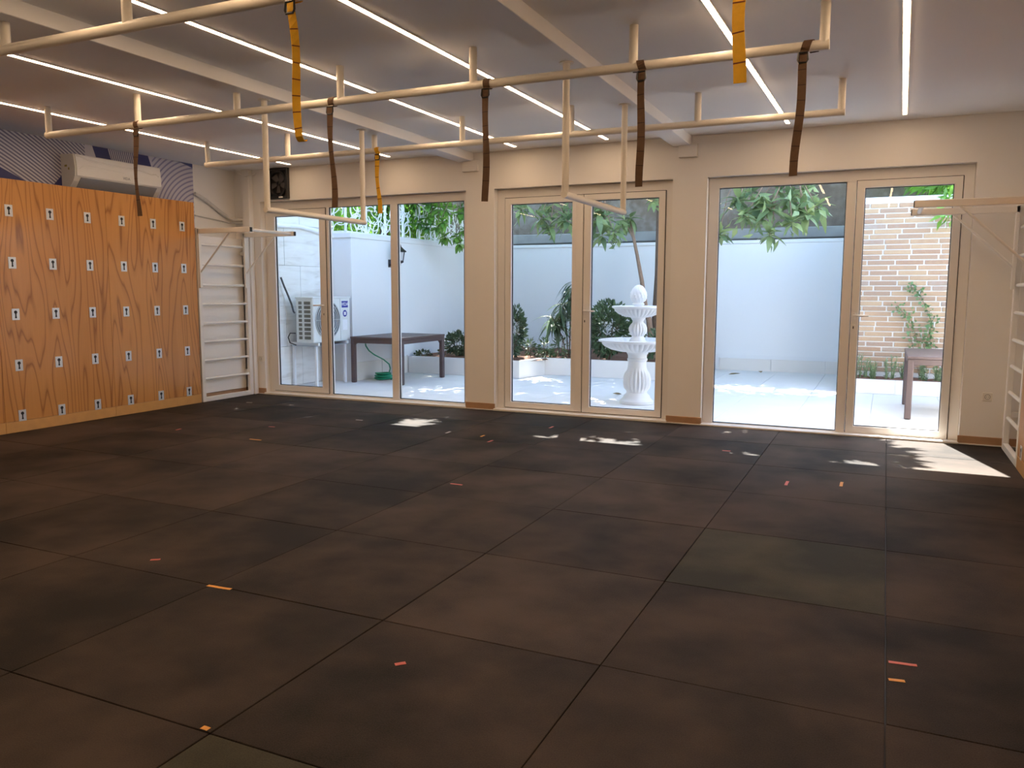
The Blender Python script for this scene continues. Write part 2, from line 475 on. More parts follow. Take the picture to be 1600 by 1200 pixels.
# wooden baseboards at the foot of the piers
n = 0
for (x0, x1) in ((XL + .05, -7.76), (-4.605, -4.228), (-2.118, -1.755), (.693, XR)):
    n += 1
    o = MB().bbox(x0 - (.012 if n > 1 else 0), x1 + .012, YW - .014, YW + .001, 0, .082, .003).build('trim_%d' % n, base_wood)
    tag(o, 'brown wooden baseboard', kind='structure')
    MB().bbox(x0 - (.016 if n > 1 else 0), x1 + .016, YW - .020, YW - .010, 0, .012, .002).build('shoe_strip', frame_white, o)
o = MB().bbox(XL, XL + .175, 7.625, 8.55, 0, .085, .003).build('baseboard_left', base_wood); tag(o, 'brown wooden baseboard behind wall bars', kind='structure')
o = MB().bbox(XR - .014, XR, 7.62, YW, 0, .085, .003).build('baseboard_right', base_wood); tag(o, 'brown wooden baseboard at the right wall', kind='structure')

# ------------------------------------------------------------------ glazed doors
YF = 8.73
def ring(mb, x0, x1, z0, z1, wl, wr, wt, wb, y0, y1, c=.0035):
    """one mitred rectangular frame, front edges chamfered"""
    c = min(c, wl * .3, wr * .3, wt * .3, wb * .3, (y1 - y0) * .5)
    loops = []
    for y, io, ii in ((y1, 0, 0), (y0 + c, 0, 0), (y0, c, c)):
        loops.append([(x0 + io, y, z0 + io), (x1 - io, y, z0 + io), (x1 - io, y, z1 - io), (x0 + io, y, z1 - io)])
        loops.append([(x0 + wl - ii, y, z0 + wb - ii), (x1 - wr + ii, y, z0 + wb - ii), (x1 - wr + ii, y, z1 - wt + ii), (x0 + wl - ii, y, z1 - wt + ii)])
    v = [p for l in loops for p in l]
    f = []
    L = lambda l, k: 4 * l + k % 4
    for k in range(4):
        for a, b_ in ((0, 2), (2, 4), (4, 5), (5, 3), (3, 1), (1, 0)):
            f.append((L(a, k), L(a, k + 1), L(b_, k + 1), L(b_, k)))
    mb.add(v, f)
def pane(parent, x0, x1, z0, z1, y=8.762):
    g = MB().box(x0 - .01, x1 + .01, y, y + .006, z0 - .01, z1 + .01).build('glass_pane', glass, parent)
    t = MB(); ring(t, x0, x1, z0, z1, .007, .007, .007, .007, YF + .012, y)
    t.build('gasket', black_rubber, parent)
def handle(parent, x, z, d, ylf):
    h = MB().bbox(x - .014, x + .014, ylf - .008, ylf, z - .045, z + .03, .003).build('handle', frame_white, parent)
    MB().tube([(x, ylf - .005, z), (x, ylf - .05, z), (x + d * .02, ylf - .055, z), (x + d * .135, ylf - .055, z - .002)], .0095, 8).build('lever', frame_white, h, smooth=True)
    MB().bbox(x - .013, x + .013, ylf - .008, ylf, z - .15, z - .085, .003).build('escutcheon', frame_white, h)
    MB().bbox(x - .0055, x + .0055, ylf - .0095, ylf - .004, z - .132, z - .105, .002).build('keyhole', dark_hole, h)
def leaf(parent, x0, x1, z0, z1, gx0, gx1, gz0, gz1, hx=None, hz=None, hd=1):
    ylf = YF - .012
    t = MB(); ring(t, x0, x1, z0, z1, gx0 - x0, x1 - gx1, z1 - gz1, gz0 - z0, ylf, YF + .05)
    o = t.build('door_leaf', frame_white, parent)
    pane(o, gx0, gx1, gz0, gz1)
    t = MB(); ring(t, x0 - .006, x1 + .006, z0 - .006, z1 + .006, .007, .007, .007, .007, YF - .002, YF + .02); t.build('seal', black_rubber, o)
    if hx is not None: handle(o, hx, hz, hd, ylf)
    return o
# door 1: hinged leaf and two fixed lights
d1 = thing('door_1', (-6.2, 8.76, 0), 'white framed glazed door with two fixed panes beside wall bars', None); d1['kind'] = 'structure'
t = MB(); ring(t, -7.757, -4.608, 0.0, 2.617, .085, .07, .105, .045, YF, YF + .07)
t.build('frame', frame_white, d1)
for (xa, xb) in ((-6.737, -6.692), (-5.737, -5.632)): MB().bbox(xa, xb, YF, YF + .07, .045, 2.512, .004).build('mullion', frame_white, d1)
leaf(d1, -7.668, -6.745, .052, 2.506, -7.592, -6.845, .128, 2.425, -6.79, 1.235, -1)
pane(d1, -6.692, -5.737, .047, 2.512); pane(d1, -5.632, -4.684, .047, 2.512)
MB().bbox(-7.757, -4.608, 8.60, YF, 0, .028, .004).build('threshold', frame_white, d1)
# door 2: two hinged leaves
d2 = thing('door_2', (-3.17, 8.76, 0), 'white framed pair of glazed doors facing the fountain', None); d2['kind'] = 'structure'
t = MB(); ring(t, -4.226, -2.12, 0.0, 2.617, .092, .085, .10, .035, YF, YF + .07); t.build('frame', frame_white, d2)
leaf(d2, -4.126, -3.150, .04, 2.512, -4.046, -3.282, .108, 2.44)
leaf(d2, -3.142, -2.213, .04, 2.512, -3.053, -2.284, .106, 2.444, -3.115, 1.21, 1)
MB().bbox(-3.232, -3.15, YF - .020, YF - .012, .06, 2.49, .003).build('cover_strip', frame_white, d2)
MB().bbox(-4.226, -2.12, 8.60, YF, 0, .028, .004).build('threshold', frame_white, d2)
# door 3: wide fixed light and a hinged leaf
d3 = thing('door_3', (-.5, 8.76, 0), 'white framed glazed door with one wide fixed pane at the right', None); d3['kind'] = 'structure'
t = MB(); ring(t, -1.753, .691, 0.0, 2.617, .108, .088, .108, .024, YF, YF + .07)
t.build('frame', frame_white, d3)
MB().bbox(-.407, -.320, YF, YF + .07, .024, 2.512, .004).build('mullion', frame_white, d3)
pane(d3, -1.645, -.407, .026, 2.508)
leaf(d3, -.312, .597, .018, 2.512, -.24, .527, .09, 2.442, -.285, 1.20, 1)
MB().bbox(-1.753, .691, 8.60, YF, 0, .02, .004).build('threshold', frame_white, d3)

# ------------------------------------------------------------------ ceiling LED strips
for xa, xb, ye, lab in ((-7.03, -7.035, 8.40, 'leftmost bright linear ceiling light above the air conditioner'), (-5.575, -5.53, 8.41, 'linear ceiling light between the plywood panel and the left beam'),
               (-3.93, -3.86, 8.41, 'linear ceiling light right beside the left beam'), (-2.86, -2.78, 8.40, 'linear ceiling light running over the fountain door, left of the right beam'),
               (-1.06, -.94, 8.32, 'linear ceiling light right of the right beam'), (-.05, .068, 8.33, 'rightmost linear ceiling light, straight up towards the viewer')):
    t = thing('ceiling_light', ((xa + xb) / 2, 4.5, ZC), lab, 'light', 'linear ceiling lights')
    MB().bar((xa, .3, ZC - .003), (xb, ye + .01, ZC - .003), .044, .010).build('profile', frame_white, t)
    MB().bar((xa, .31, ZC - .0095), (xb, ye, ZC - .0095), .032, .0026).build('diffuser', led, t)

# ------------------------------------------------------------------ overhead bar frames
RZ = 2.80
stub_x = (-6.84, -5.73, -4.65, -3.67, -2.585, -1.48, -.385)
for Y, lab in ((3.14, 'cream pipe rail under the ceiling nearest the viewer'), (4.96, 'middle cream pipe rail with five brown straps'), (6.82, 'farthest cream pipe rail in front of the doors')):
    t = thing('pull_up_rail', (-3.6, Y, RZ), lab, 'rail', 'ceiling pipe rails')
    MB().tube([(-6.868, Y, RZ), (-.358, Y, RZ)], .029, 16).build('rail', cream_pipe, t, smooth=True)
    for k, x in enumerate(stub_x):
        top = 2.951 if abs(x + 4.65) < .1 or False else ZC + .001
        MB().tube([(x, Y, RZ - .005), (x, Y, top)], .027, 14).build('hanger', cream_pipe, t, smooth=True)
for x, lab in ((-4.61, 'square hanging trapeze bar in front of the left door'), (-2.018, 'square hanging trapeze bar in front of the middle door')):
    t = thing('trapeze_bar', (x, 5.9, 2.95), lab, 'bar', 'hanging trapeze bars')
    for y in (5.22, 6.55):
        h = MB().tube([(x, y, 2.085), (x, y, 2.951)], .024, 14).build('hanger', cream_pipe, t, smooth=True)
        MB().lathe([(.05, 0), (.05, .006), (.03, .006)], (x, y, 2.944), 14).build('flange', cream_pipe, h)
    MB().tube([(x, 5.196, 2.085), (x, 6.574, 2.085)], .024, 14).build('grip', cream_pipe, t, smooth=True)

# ------------------------------------------------------------------ straps
def strap(x, Y, zend, m, sm, lab, grp, seed, w=.046, sway=0.0, curl=False, thin=1.0, off=0.0):
    r = random.Random(seed)
    root = thing('hanging_strap', (x, Y, RZ), lab, 'strap', grp)
    pts = []; wd = []
    R = .033
    for k in range(13):                       # loop over the pipe
        a = math.radians(-70 + 25 * k)
        pts.append(Vector((x + off * (1 - k / 12), Y + R * math.cos(a), RZ + R * math.sin(a)))); wd.append(Vector((1, 0, 0)))
    n = 16; z0 = RZ - .05
    for k in range(n + 1):
        u = k / n
        pts.append(Vector((x + sway * u + .006 * math.sin(u * 7 + seed), Y - .036 + .008 * math.sin(u * 5 + seed * 2), z0 + (zend - z0) * u)))
        a = .25 * math.sin(u * 6 + seed) + (1 - thin) * 1.1 * math.sin(u * 3.0)
        wd.append(Vector((math.cos(a), math.sin(a), 0)))
    if curl:
        for k in range(1, 6):
            a = k / 5 * 2.6
            pts.append(Vector((x + sway, Y - .036 + .018 * (1 - math.cos(a)), zend - .018 * math.sin(a)))); wd.append(wd[-1])
    def ribbon(i0, i1, ww, th, push=0.0):
        mb = MB(); v = []; f = []
        for i in range(i0, i1 + 1):
            t = (pts[min(i + 1, len(pts) - 1)] - pts[max(i - 1, 0)]).normalized()
            s = (wd[i] - t * wd[i].dot(t)).normalized(); nn = t.cross(s).normalized()
            c = pts[i] + nn * push
            for a, b_ in ((-1, -1), (1, -1), (1, 1), (-1, 1)): v.append(c + s * a * ww / 2 + nn * b_ * th / 2)
        m_ = i1 - i0 + 1
        for i in range(m_ - 1):
            for k in range(4):
                f.append((4 * i + k, 4 * i + (k + 1) % 4, 4 * i + 4 + (k + 1) % 4, 4 * i + 4 + k))
        f += [(3, 2, 1, 0), (4 * m_ - 4, 4 * m_ - 3, 4 * m_ - 2, 4 * m_ - 1)]
        return mb.add(v, f)
    ribbon(0, len(pts) - 1, w, .004).build('webbing', m, root, smooth=False)
    L = 0; last = 0
    for i in range(13, len(pts) - 2):
        if (pts[i] - pts[last]).length > .075:
            last = i
            t = (pts[i + 1] - pts[i - 1]).normalized(); s = (wd[i] - t * wd[i].dot(t)).normalized()
            MB().bar(pts[i] - s * w * .5, pts[i] + s * w * .5, .0058, .005, t).build('stitch_bar', sm, root)
    b_ = MB()
    c = pts[13]
    b_.tube([c + Vector((-.024, 0, .010)), c + Vector((.024, 0, .010)), c + Vector((.027, -.004, -.03)), c + Vector((.020, -.006, -.045)), c + Vector((-.020, -.006, -.045)), c + Vector((-.027, -.004, -.03)), c + Vector((-.024, 0, .010))], .0055, 6, False)
    b_.build('buckle', black_plastic, root)
    return root
bl = 'brown webbing straps on the middle rail'
strap(-5.73, 4.96, 2.05, strap_brown, stitch_brown, 'leftmost brown strap, in front of the air conditioner', bl, 1)
strap(-3.74, 4.96, 2.04, strap_brown, stitch_brown, 'second brown strap from the left, before the left door', bl, 2, sway=.02)
strap(-2.475, 4.96, 2.03, strap_brown, stitch_brown, 'third brown strap, before the pier between left and middle doors', bl, 3)
strap(-1.415, 4.96, 2.075, strap_brown, stitch_brown, 'fourth brown strap, right of the middle trapeze bar', bl, 4, off=-.05)
strap(-.485, 4.96, 2.09, strap_brown, stitch_brown, 'rightmost brown strap, before the wide right window', bl, 5, sway=-.03, off=.05)
yl = 'yellow webbing straps'
strap(-2.565, 3.14, 2.15, strap_yellow, stitch_red, 'twisted yellow strap on the nearest rail, left of centre', yl, 6, w=.038, sway=.03, curl=True, thin=.1)
strap(-.53, 3.14, 2.19, strap_yellow, stitch_red, 'wide yellow strap at the top right of the picture', yl, 7)
strap(-4.60, 6.82, 2.19, strap_yellow, stitch_red, 'short yellow strap on the farthest rail above the left door', yl, 8, sway=.02, off=-.05)

# ------------------------------------------------------------------ plywood peg panels
def keyplate_meshes(sx):
    p = MB(); p.bbox(0, .004, -.04, .04, -.057, .057, .0015); pm = p.mesh('keyhole_plate')
    A = math.asin(.0065 / .0165); B = math.asin(.0065 / .010)
    out = [(.0165 * math.sin(t), .022 - .0165 * math.cos(t)) for t in [A + (2 * math.pi - 2 * A) * q / 16 for q in range(17)]]
    out += [(-.010 * math.sin(t), -.03 + .010 * math.cos(t)) for t in [B + (2 * math.pi - 2 * B) * q / 12 for q in range(13)]]
    k = MB(); k.prism(out, 'x', .0040, .0056); km = k.mesh('keyhole')
    return pm, km
def panel(xf, sgn, sheets, name_label, ks):
    """xf: front face x, sgn: direction the panel faces"""
    root = thing('plywood_panel', (xf, sheets[0][0], 0), name_label, 'panel')
    for (y0, y1) in sheets:
        yc = (y0 + y1) / 2
        mb = MB().bbox(min(xf, xf - sgn * .018), max(xf, xf - sgn * .018), y0 + .001, y1 - .001, .115, 2.515, .002)
        o = put('plywood_sheet', mb.mesh('plywood_sheet', (xf, yc, 1.2)), ply, root, (xf, yc, 1.2))
        MB().bbox(min(xf + sgn * .001, xf - sgn * .018), max(xf + sgn * .001, xf - sgn * .018), y0 + .001, y1 - .001, .002, .113, .002).build('bottom_strip', ply_strip, root)
    yb = [a for s in sheets for a in s]; ya, yz_ = min(yb), max(yb)
    for y in (ya + .03, yz_ - .03):
        MB().box(min(xf - sgn * .019, xf - sgn * .30), max(xf - sgn * .019, xf - sgn * .30), y - .02, y + .02, 0, 2.5).build('rear_stud', base_wood, root)
    pm, km = keyplate_meshes(sgn)
    for y in ks:
        for r in range(5):
            o = put('keyhole_plate', pm, steel, root, (xf, y, .167 + .51 * r))
            if sgn < 0: o.scale = (-1, 1, 1)
            c_ = put('keyhole', km, dark_hole); c_.parent = o
    return root
panel(-7.89, 1, [(6.335, 7.605), (5.065, 6.335), (3.795, 5.065)], 'varnished orange plywood wall panel with rows of steel keyhole plates', [5.24 + .4325 * k for k in range(-3, 6)])
panel(1.035, -1, [(6.33, 7.60), (5.06, 6.33)], 'varnished plywood panel cut off by the right edge of the picture', [5.24 + .4325 * k for k in range(0, 6)])

# mural above the plywood, on the left wall
mu = MB().box(XL, XL + .004, 3.6, 7.905, 2.2, ZC - .002).build('wall_mural', mural, None, (XL, 5.7, 2.2))
tag(mu, 'blue and lavender striped printed mural above the plywood', 'mural')

# ------------------------------------------------------------------ wall bars with pull-up bracket
def wall_bars(xf, sgn, lab):
    """xf: front face x, sgn: +1 if the room lies towards +x"""
    root = thing('wall_bars', (xf, 8.1, 0), lab, 'wall bars', 'wall bars in the room corners')
    bx = lambda a, b_: (min(xf - sgn * a, xf - sgn * b_), max(xf - sgn * a, xf - sgn * b_))
    YN, YFAR = 7.66, 8.515
    for y in (YN, YFAR):
        MB().bbox(*bx(0, .05), y - .03, y + .03, 0, 2.21, .005).build('upright', white_metal, root)
        MB().bbox(*bx(.05, .305), y - .018, y + .018, 1.9, 1.95, .003).build('wall_tie', white_metal, root)
        MB().bbox(*bx(.05, .305), y - .018, y + .018, .3, .35, .003).build('wall_tie', white_metal, root)
    for z in (.294, .53, .77, 1.008, 1.251, 1.497, 1.756, 2.007):
        MB().tube([(xf - sgn * .028, YN + .02, z), (xf - sgn * .028, YFAR - .02, z)], .0165, 12).build('rung', white_metal, root, smooth=True)
    MB().bbox(*bx(0, .05), YN + .03, YFAR - .03, 0, .06, .004).build('bottom_rail', white_metal, root)
    if sgn > 0: MB().bbox(xf - .145, xf - .120, YN + .03, YFAR + .02, .09, 2.12, .003).build('backing_board', wall_paint, root)
    for y in (YN - .005, YFAR - .06):
        MB().bbox(*bx(-.03, -.001), y - .022, y + .022, 1.46, 2.20, .004).build('bracket_upright', white_metal, root)
        a = MB().bbox(*bx(-.86, -.001), y - .022, y + .022, 2.135, 2.195, .004).build('bracket_arm', white_metal, root)
        MB().bbox(*bx(-.867, -.859), y - .020, y + .020, 2.138, 2.192, .002).build('end_cap', black_plastic, a)
        MB().tube([(xf + sgn * .52, y, 2.137), (xf + sgn * .025, y, 1.66)], .0115, 10).build('brace', white_metal, root, smooth=True)
    MB().tube([(xf + sgn * .80, YN - .005, 2.165), (xf + sgn * .80, YFAR - .06, 2.165)], .019, 12).build('pull_up_bar', white_metal, root, smooth=True)
    return root
wall_bars(-7.89, 1, 'white wall bars with pull-up arms between plywood panel and left door')
wall_bars(1.035, -1, 'white wall bars with pull-up arms at the right edge')

# ------------------------------------------------------------------ indoor air conditioner
ac = thing('air_conditioner', (XL, 6.63, 2.53), 'white split air conditioner on the mural above the plywood', 'air conditioner')
prof = [(XL + .003, 2.535), (XL + .12, 2.53), (XL + .185, 2.60), (XL + .215, 2.655), (XL + .222, 2.74), (XL + .205, 2.87), (XL + .19, 2.885), (XL + .003, 2.892)]
MB().prism(prof, 'y', 6.06, 7.20).build('body', ac_white, ac)
fp = [(XL + .219, 2.645), (XL + .231, 2.66), (XL + .234, 2.74), (XL + .217, 2.875), (XL + .207, 2.885), (XL + .2, 2.88), (XL + .219, 2.74)]
MB().prism(fp, 'y', 6.075, 7.19).build('front_panel', ac_white, ac)
lv = [(XL + .135, 2.538), (XL + .142, 2.532), (XL + .226, 2.636), (XL + .219, 2.642)]
lo = MB().prism(lv, 'y', 6.13, 7.13).build('louvre', ac_grey, ac)
MB().tube([(XL + .165, 6.16, 2.566), (XL + .165, 7.09, 2.566)], .0035, 6).build('louvre_gap', black_plastic, lo)
def facex(z): return XL + .2335 - max(0, z - 2.74) * .126
cv = [(6.09, 2.865), (6.14, 2.862), (6.22, 2.838), (6.35, 2.828), (6.6, 2.820), (6.85, 2.812), (6.98, 2.80), (7.06, 2.788), (7.12, 2.795), (7.155, 2.775)]
MB().tube([(facex(z) + .003, y, z) for y, z in cv], .0065, 8).build('glossy_trim', gloss_trim, ac, smooth=True)
cv = [(6.11, 2.73), (6.15, 2.765), (6.22, 2.778), (6.35, 2.772), (6.55, 2.762), (6.68, 2.757)]
MB().tube([(facex(z) - .001, y, z) for y, z in cv], .0045, 6).build('moulded_line', ac_white, ac, smooth=True)
text('brand_text', 'VIDA', .042, ac_grey, ac, (XL + .2345, 6.70, 2.695), (math.pi / 2, 0, math.pi / 2))
for q in ((XL + .06, XL + .10, 6.0585, 6.0600, 2.755, 2.775, .0005), (XL + .115, XL + .135, 6.0585, 6.06, 2.72, 2.745, .0005)):
    MB().bbox(*q).build('side_sticker', pmat('ac_sticker', (.34, .29, .06), .5), ac)
# insulated pipes from it to the corner duct
pt = [(-8.17, 7.90, 2.67), (-8.17, 8.07, 2.61), (-8.17, 8.34, 2.47), (-8.165, 8.46, 2.41), (-8.14, 8.55, 2.385), (-8.0, 8.585, 2.38)]
o = MB().tube(pt, .024, 10).build('insulated_pipe', insul, None, (-8.17, 8.2, 2.5), smooth=True); tag(o, 'grey insulated pipe sloping down the white wall from the mural', 'pipe')
pt = [(-8.185, 7.90, 2.395), (-8.185, 8.28, 2.365), (-8.18, 8.5, 2.345), (-8.0, 8.59, 2.34)]
o = MB().tube(pt, .009, 8).build('cable', insul, None, (-8.18, 8.2, 2.37), smooth=True); tag(o, 'thin pale cable below the insulated pipe', 'cable')
o = MB().bbox(-8.0, -7.875, 8.556, YW, 0, ZC, .006).build('pipe_duct', wall_paint, None, (-7.94, 8.6, 0)); tag(o, 'white boxed pipe duct in the left corner', 'duct')
pt = [(-8.06, 8.5, ZC - .004), (-8.02, 8.53, ZC - .05), (-7.92, 8.54, ZC - .09), (-7.83, 8.58, ZC - .075), (-7.80, 8.62, ZC - .05)]
o = MB().tube(pt, .006, 6).build('loose_cable', white_metal, None, (-7.94, 8.54, 2.96), smooth=True); tag(o, 'short white cable hanging at the ceiling corner', 'cable')

# ------------------------------------------------------------------ exhaust fan
FX, FZ = -7.41, 2.842
fan = thing('exhaust_fan', (FX, YW, 2.64), 'black square exhaust fan above the left door', 'fan')
mb = MB(); ring(mb, FX - .165, FX + .165, 2.642, 3.040, .03, .03, .03, .03, YW - .05, YW - .001); mb.build('housing', black_plastic, fan)
MB().box(FX - .136, FX + .136, YW - .006, YW - .001, 2.671, 3.011).build('back_plate', black_plastic, fan)
rg = MB(); n = 28; v = []; f = []
for k in range(n):
    a = 2 * math.pi * k / n
    for (r, y) in ((.135, YW - .052), (.160, YW - .052), (.160, YW - .02), (.135, YW - .01)): v.append((FX + r * math.cos(a) * .93, y, FZ + r * math.sin(a) * 1.1))
for k in range(n):
    for j in range(4): f.append((4 * k + j, 4 * k + (j + 1) % 4, 4 * ((k + 1) % n) + (j + 1) % 4, 4 * ((k + 1) % n) + j))
rg.add(v, f).build('ring', black_plastic, fan)
hub = MB().lathe([(.03, 0), (.03, .02), (.018, .03)], (0, 0, 0), 14).mesh('hub')
ho = put('hub', hub, black_plastic, fan, (FX, YW - .012, FZ)); ho.rotation_euler = (math.pi / 2, 0, 0)
fan_blade = pmat('fan_blade', (.075, .07, .068), .3)
bl_m = MB().add([(.02, -.002, -.02), (.02, -.012, .02), (.12, -.026, .055), (.125, -.004, -.035), (.02, .001, -.02), (.02, -.009, .02), (.12, -.023, .055), (.125, -.001, -.035)],
                [(0, 1, 2, 3), (7, 6, 5, 4), (0, 4, 5, 1), (1, 5, 6, 2), (2, 6, 7, 3), (3, 7, 4, 0)]).mesh('blade')
for k in range(5):
    o = put('blade', bl_m, fan_blade, fan, (FX, YW - .012, FZ)); o.rotation_euler = (0, 2 * math.pi * k / 5 + .4, 0)
MB().bbox(FX + .02, FX + .09, YW - .0525, YW - .05, 2.652, 2.668, .0005).build('sticker', label_white, fan)

# ------------------------------------------------------------------ sockets
for (x, z, lab) in ((.905, .462, 'white wall socket beside the right door'), (-7.835, .49, 'white wall socket behind the left wall bars')):
    s_ = thing('wall_socket', (x, YW, z), lab, 'socket', 'wall sockets')
    MB().bbox(x - .041, x + .041, YW - .010, YW + .001, z - .041, z + .041, .004).build('plate', socket_white, s_)
    MB().prism(circle(x, z, .024, 20), 'y', YW - .0115, YW - .006).build('well', slot_dark, s_)
    mb = MB(); mb.prism(circle(x, z, .0205, 20), 'y', YW - .013, YW - .006); mb.build('insert', socket_white, s_)
    for a in (-.0095, .0095): MB().prism(circle(x + a, z, .0032, 8), 'y', YW - .0138, YW - .008).build('pin_hole', dark_hole, s_)

# ------------------------------------------------------------------ tape marks on the mats
def tape(x0, y0, x1, y1, m, w, lab, cat='tape'):
    d = Vector((x1 - x0, y1 - y0, 0)); L = d.length; d.normalize(); s = Vector((-d.y, d.x, 0)); c = Vector(((x0 + x1) / 2, (y0 + y1) / 2, 0))
    nseg = 4; v = []; f = []
    for k in range(nseg + 1):
        p = -d * L / 2 + d * L * k / nseg
        jt = random.uniform(-.0012, .0012)
        for a in (-1, 1):
            for zz in (.0007, .0016): v.append(p + s * (a * w / 2 + jt) + Vector((0, 0, zz)))
    for k in range(nseg):
        q = 4 * k
        f += [(q, q + 1, q + 5, q + 4), (q + 1, q + 3, q + 7, q + 5), (q + 3, q + 2, q + 6, q + 7), (q + 2, q, q + 4, q + 6)]
    f += [(0, 2, 3, 1), (4 * nseg, 4 * nseg + 1, 4 * nseg + 3, 4 * nseg + 2)]
    o = MB().add(v, f).build('floor_tape', m, None); o.location = c
    tag(o, lab, cat, 'tape marks on the mats')
TP = [(-2.94, 2.82, -2.80, 2.83, 'o', 'pale orange tape strip on a mat seam, front left'), (-3.50, 2.97, -3.46, 3.00, 'r', 'tiny red tape scrap left of the pale orange strip'),
      (-2.89, 5.16, -2.79, 5.16, 'r', 'short red tape mark in the middle of the floor'), (-1.65, 2.50, -1.62, 2.53, 'r', 'tiny red tape scrap alone on a front mat'),
      (-1.98, 1.85, -1.95, 1.85, 'o', 'tiny orange tape dot at the lowest mat corner'), (.08, 3.34, .18, 3.35, 'r', 'red tape strip at the lower right, longest of the two'),
      (.08, 3.18, .135, 3.19, 'o', 'orange tape strip at the lower right, under the red one'), (-.61, 6.19, -.61, 6.33, 'r', 'red tape mark before the wide right window'),
      (-.235, 6.33, -.235, 6.48, 'o', 'orange tape mark before the wide right window'), (-5.53, 5.91, -5.39, 5.91, 'o', 'salmon tape strip in front of the plywood panel'),
      (-6.57, 5.97, -6.585, 6.05, 'r', 'small reddish tape mark nearest the plywood panel'), (-5.86, 6.55, -5.79, 6.56, 'r', 'faint red tape mark behind the salmon strip'),
      (-7.39, 7.86, -7.31, 7.88, 'w', 'pale tape mark beside the wall bars'), (-5.30, 7.32, -5.21, 7.32, 'w', 'pale tape mark before the left door'),
      (-1.28, 7.32, -1.21, 7.33, 'r', 'pinkish tape mark before the pier by the right window'), (-3.57, 6.99, -3.575, 7.08, 'o', 'small orange tape mark before the middle door'),
      (-3.38, 6.77, -3.38, 6.87, 'r', 'small red tape mark before the middle door'), (-3.98, 7.02, -3.985, 7.12, 'w', 'pale tape scrap before the left door pier'),
      (-3.15, 7.76, -3.15, 7.87, 'r', 'small pink tape mark close to the middle door threshold')]
for (x0, y0, x1, y1, k, lab) in TP:
    vert = abs(x1 - x0) < .03
    tape(x0, y0, x1, y1, {'o': tape_orange, 'r': tape_red, 'w': tape_white}[k], .022 if vert else .02, lab)

# ------------------------------------------------------------------ courtyard shell
CY0, CY1 = YO, 15.1
WLX = -7.62                     # white boundary wall face
cf = MB().box(-8.3, 2.5, CY0, 15.3, -.08, -.026).build('courtyard_floor', joint_dark); tag(cf, 'white paved courtyard floor', kind='structure')
pt_m = {}
yy = [CY0 + .8 * k for k in range(0, 8)] + [15.1]
xx = [-8.1 + .8 * k for k in range(0, 13)] + [2.4]
for i in range(len(xx) - 1):
    for j in range(len(yy) - 1):
        sx, sy = round(xx[i + 1] - xx[i], 3), round(yy[j + 1] - yy[j], 3)
        if sx < .05 or sy < .05: continue
        if (sx, sy) not in pt_m: pt_m[(sx, sy)] = MB().bbox(-sx / 2 + .0018, sx / 2 - .0018, -sy / 2 + .0018, sy / 2 - .0018, -.03, 0, .0015).mesh('paving_tile')
        put('paving_tile', pt_m[(sx, sy)], paving, cf, ((xx[i] + xx[i + 1]) / 2, (yy[j] + yy[j + 1]) / 2, -.003 + random.uniform(-.0005, .0005)))
# left boundary: travertine-clad part then the white wall
tw = MB().box(-8.4, -8.13, CY0 - .02, 10.48, -.05, 4.6).build('wall_travertine', mortar); tag(tw, 'travertine clad courtyard wall behind the outdoor unit', kind='structure')
sl_m = {}
z = 0; r_ = 0
while z < 4.55:
    hgt = .6; y = CY0 - (.35 if r_ % 2 else 0)
    while y < 10.48:
        y0, y1 = max(CY0, y), min(10.47, y + .95)
        if y1 - y0 > .04:
            key = round(y1 - y0, 2)
            if key not in sl_m: sl_m[key] = MB().bbox(0, .032, -key / 2 + .002, key / 2 - .002, 0, hgt - .004, .003).mesh('stone_slab')
            put('stone_slab', sl_m[key], trav, tw, (-8.132 + random.uniform(-.002, .002), (y0 + y1) / 2, z))
        y += .95
    z += hgt; r_ += 1
o = MB().box(-8.4, WLX, 10.48, CY1, -.05, 2.25).build('wall_courtyard_left', plaster_white); tag(o, 'white plastered courtyard boundary wall on the left', kind='structure')
MB().bbox(-8.42, WLX + .02, 10.46, CY1 + .1, 2.25, 2.33, .006).build('coping', plaster_white, o)
sk = {}
y = 10.48
while y < 12.1:
    o2 = MB().bbox(WLX, WLX + .014, y + .002, min(y + .78, 12.05), -.01, .29, .002).build('skirting_tile', tile_skirt, o); y += .8
o = MB().box(-8.4, 2.6, CY1, CY1 + .2, -.05, 2.29).build('wall_courtyard_far', plaster_white); tag(o, 'white plastered far courtyard wall', kind='structure')
MB().bbox(-8.4, 2.6, CY1 - .03, CY1 + .24, 2.29, 2.35, .006).build('coping', plaster_white, o)
x = -2.75
while x < -.6:
    MB().bbox(x + .002, x + .918, CY1 - .014, CY1 + .001, -.01, .215, .002).build('skirting_tile', tile_skirt, o); x += .92
o = MB().box(-14, 6, 15.7, 16.0, -.05, 4.1).build('wall_neighbour', cement); tag(o, 'weathered brown cement wall rising behind the courtyard', kind='structure')
MB().bbox(-14, 6, 15.62, 15.70, 2.40, 2.60, .02).build('ledge', pmat('grey_cement', (.34, .335, .33), .9, var=.3, scale=3), o)
o = MB().box(2.4, 2.6, CY0, CY1, -.05, 2.6).build('wall_courtyard_right', plaster_white); tag(o, 'white courtyard wall on the right', kind='structure')

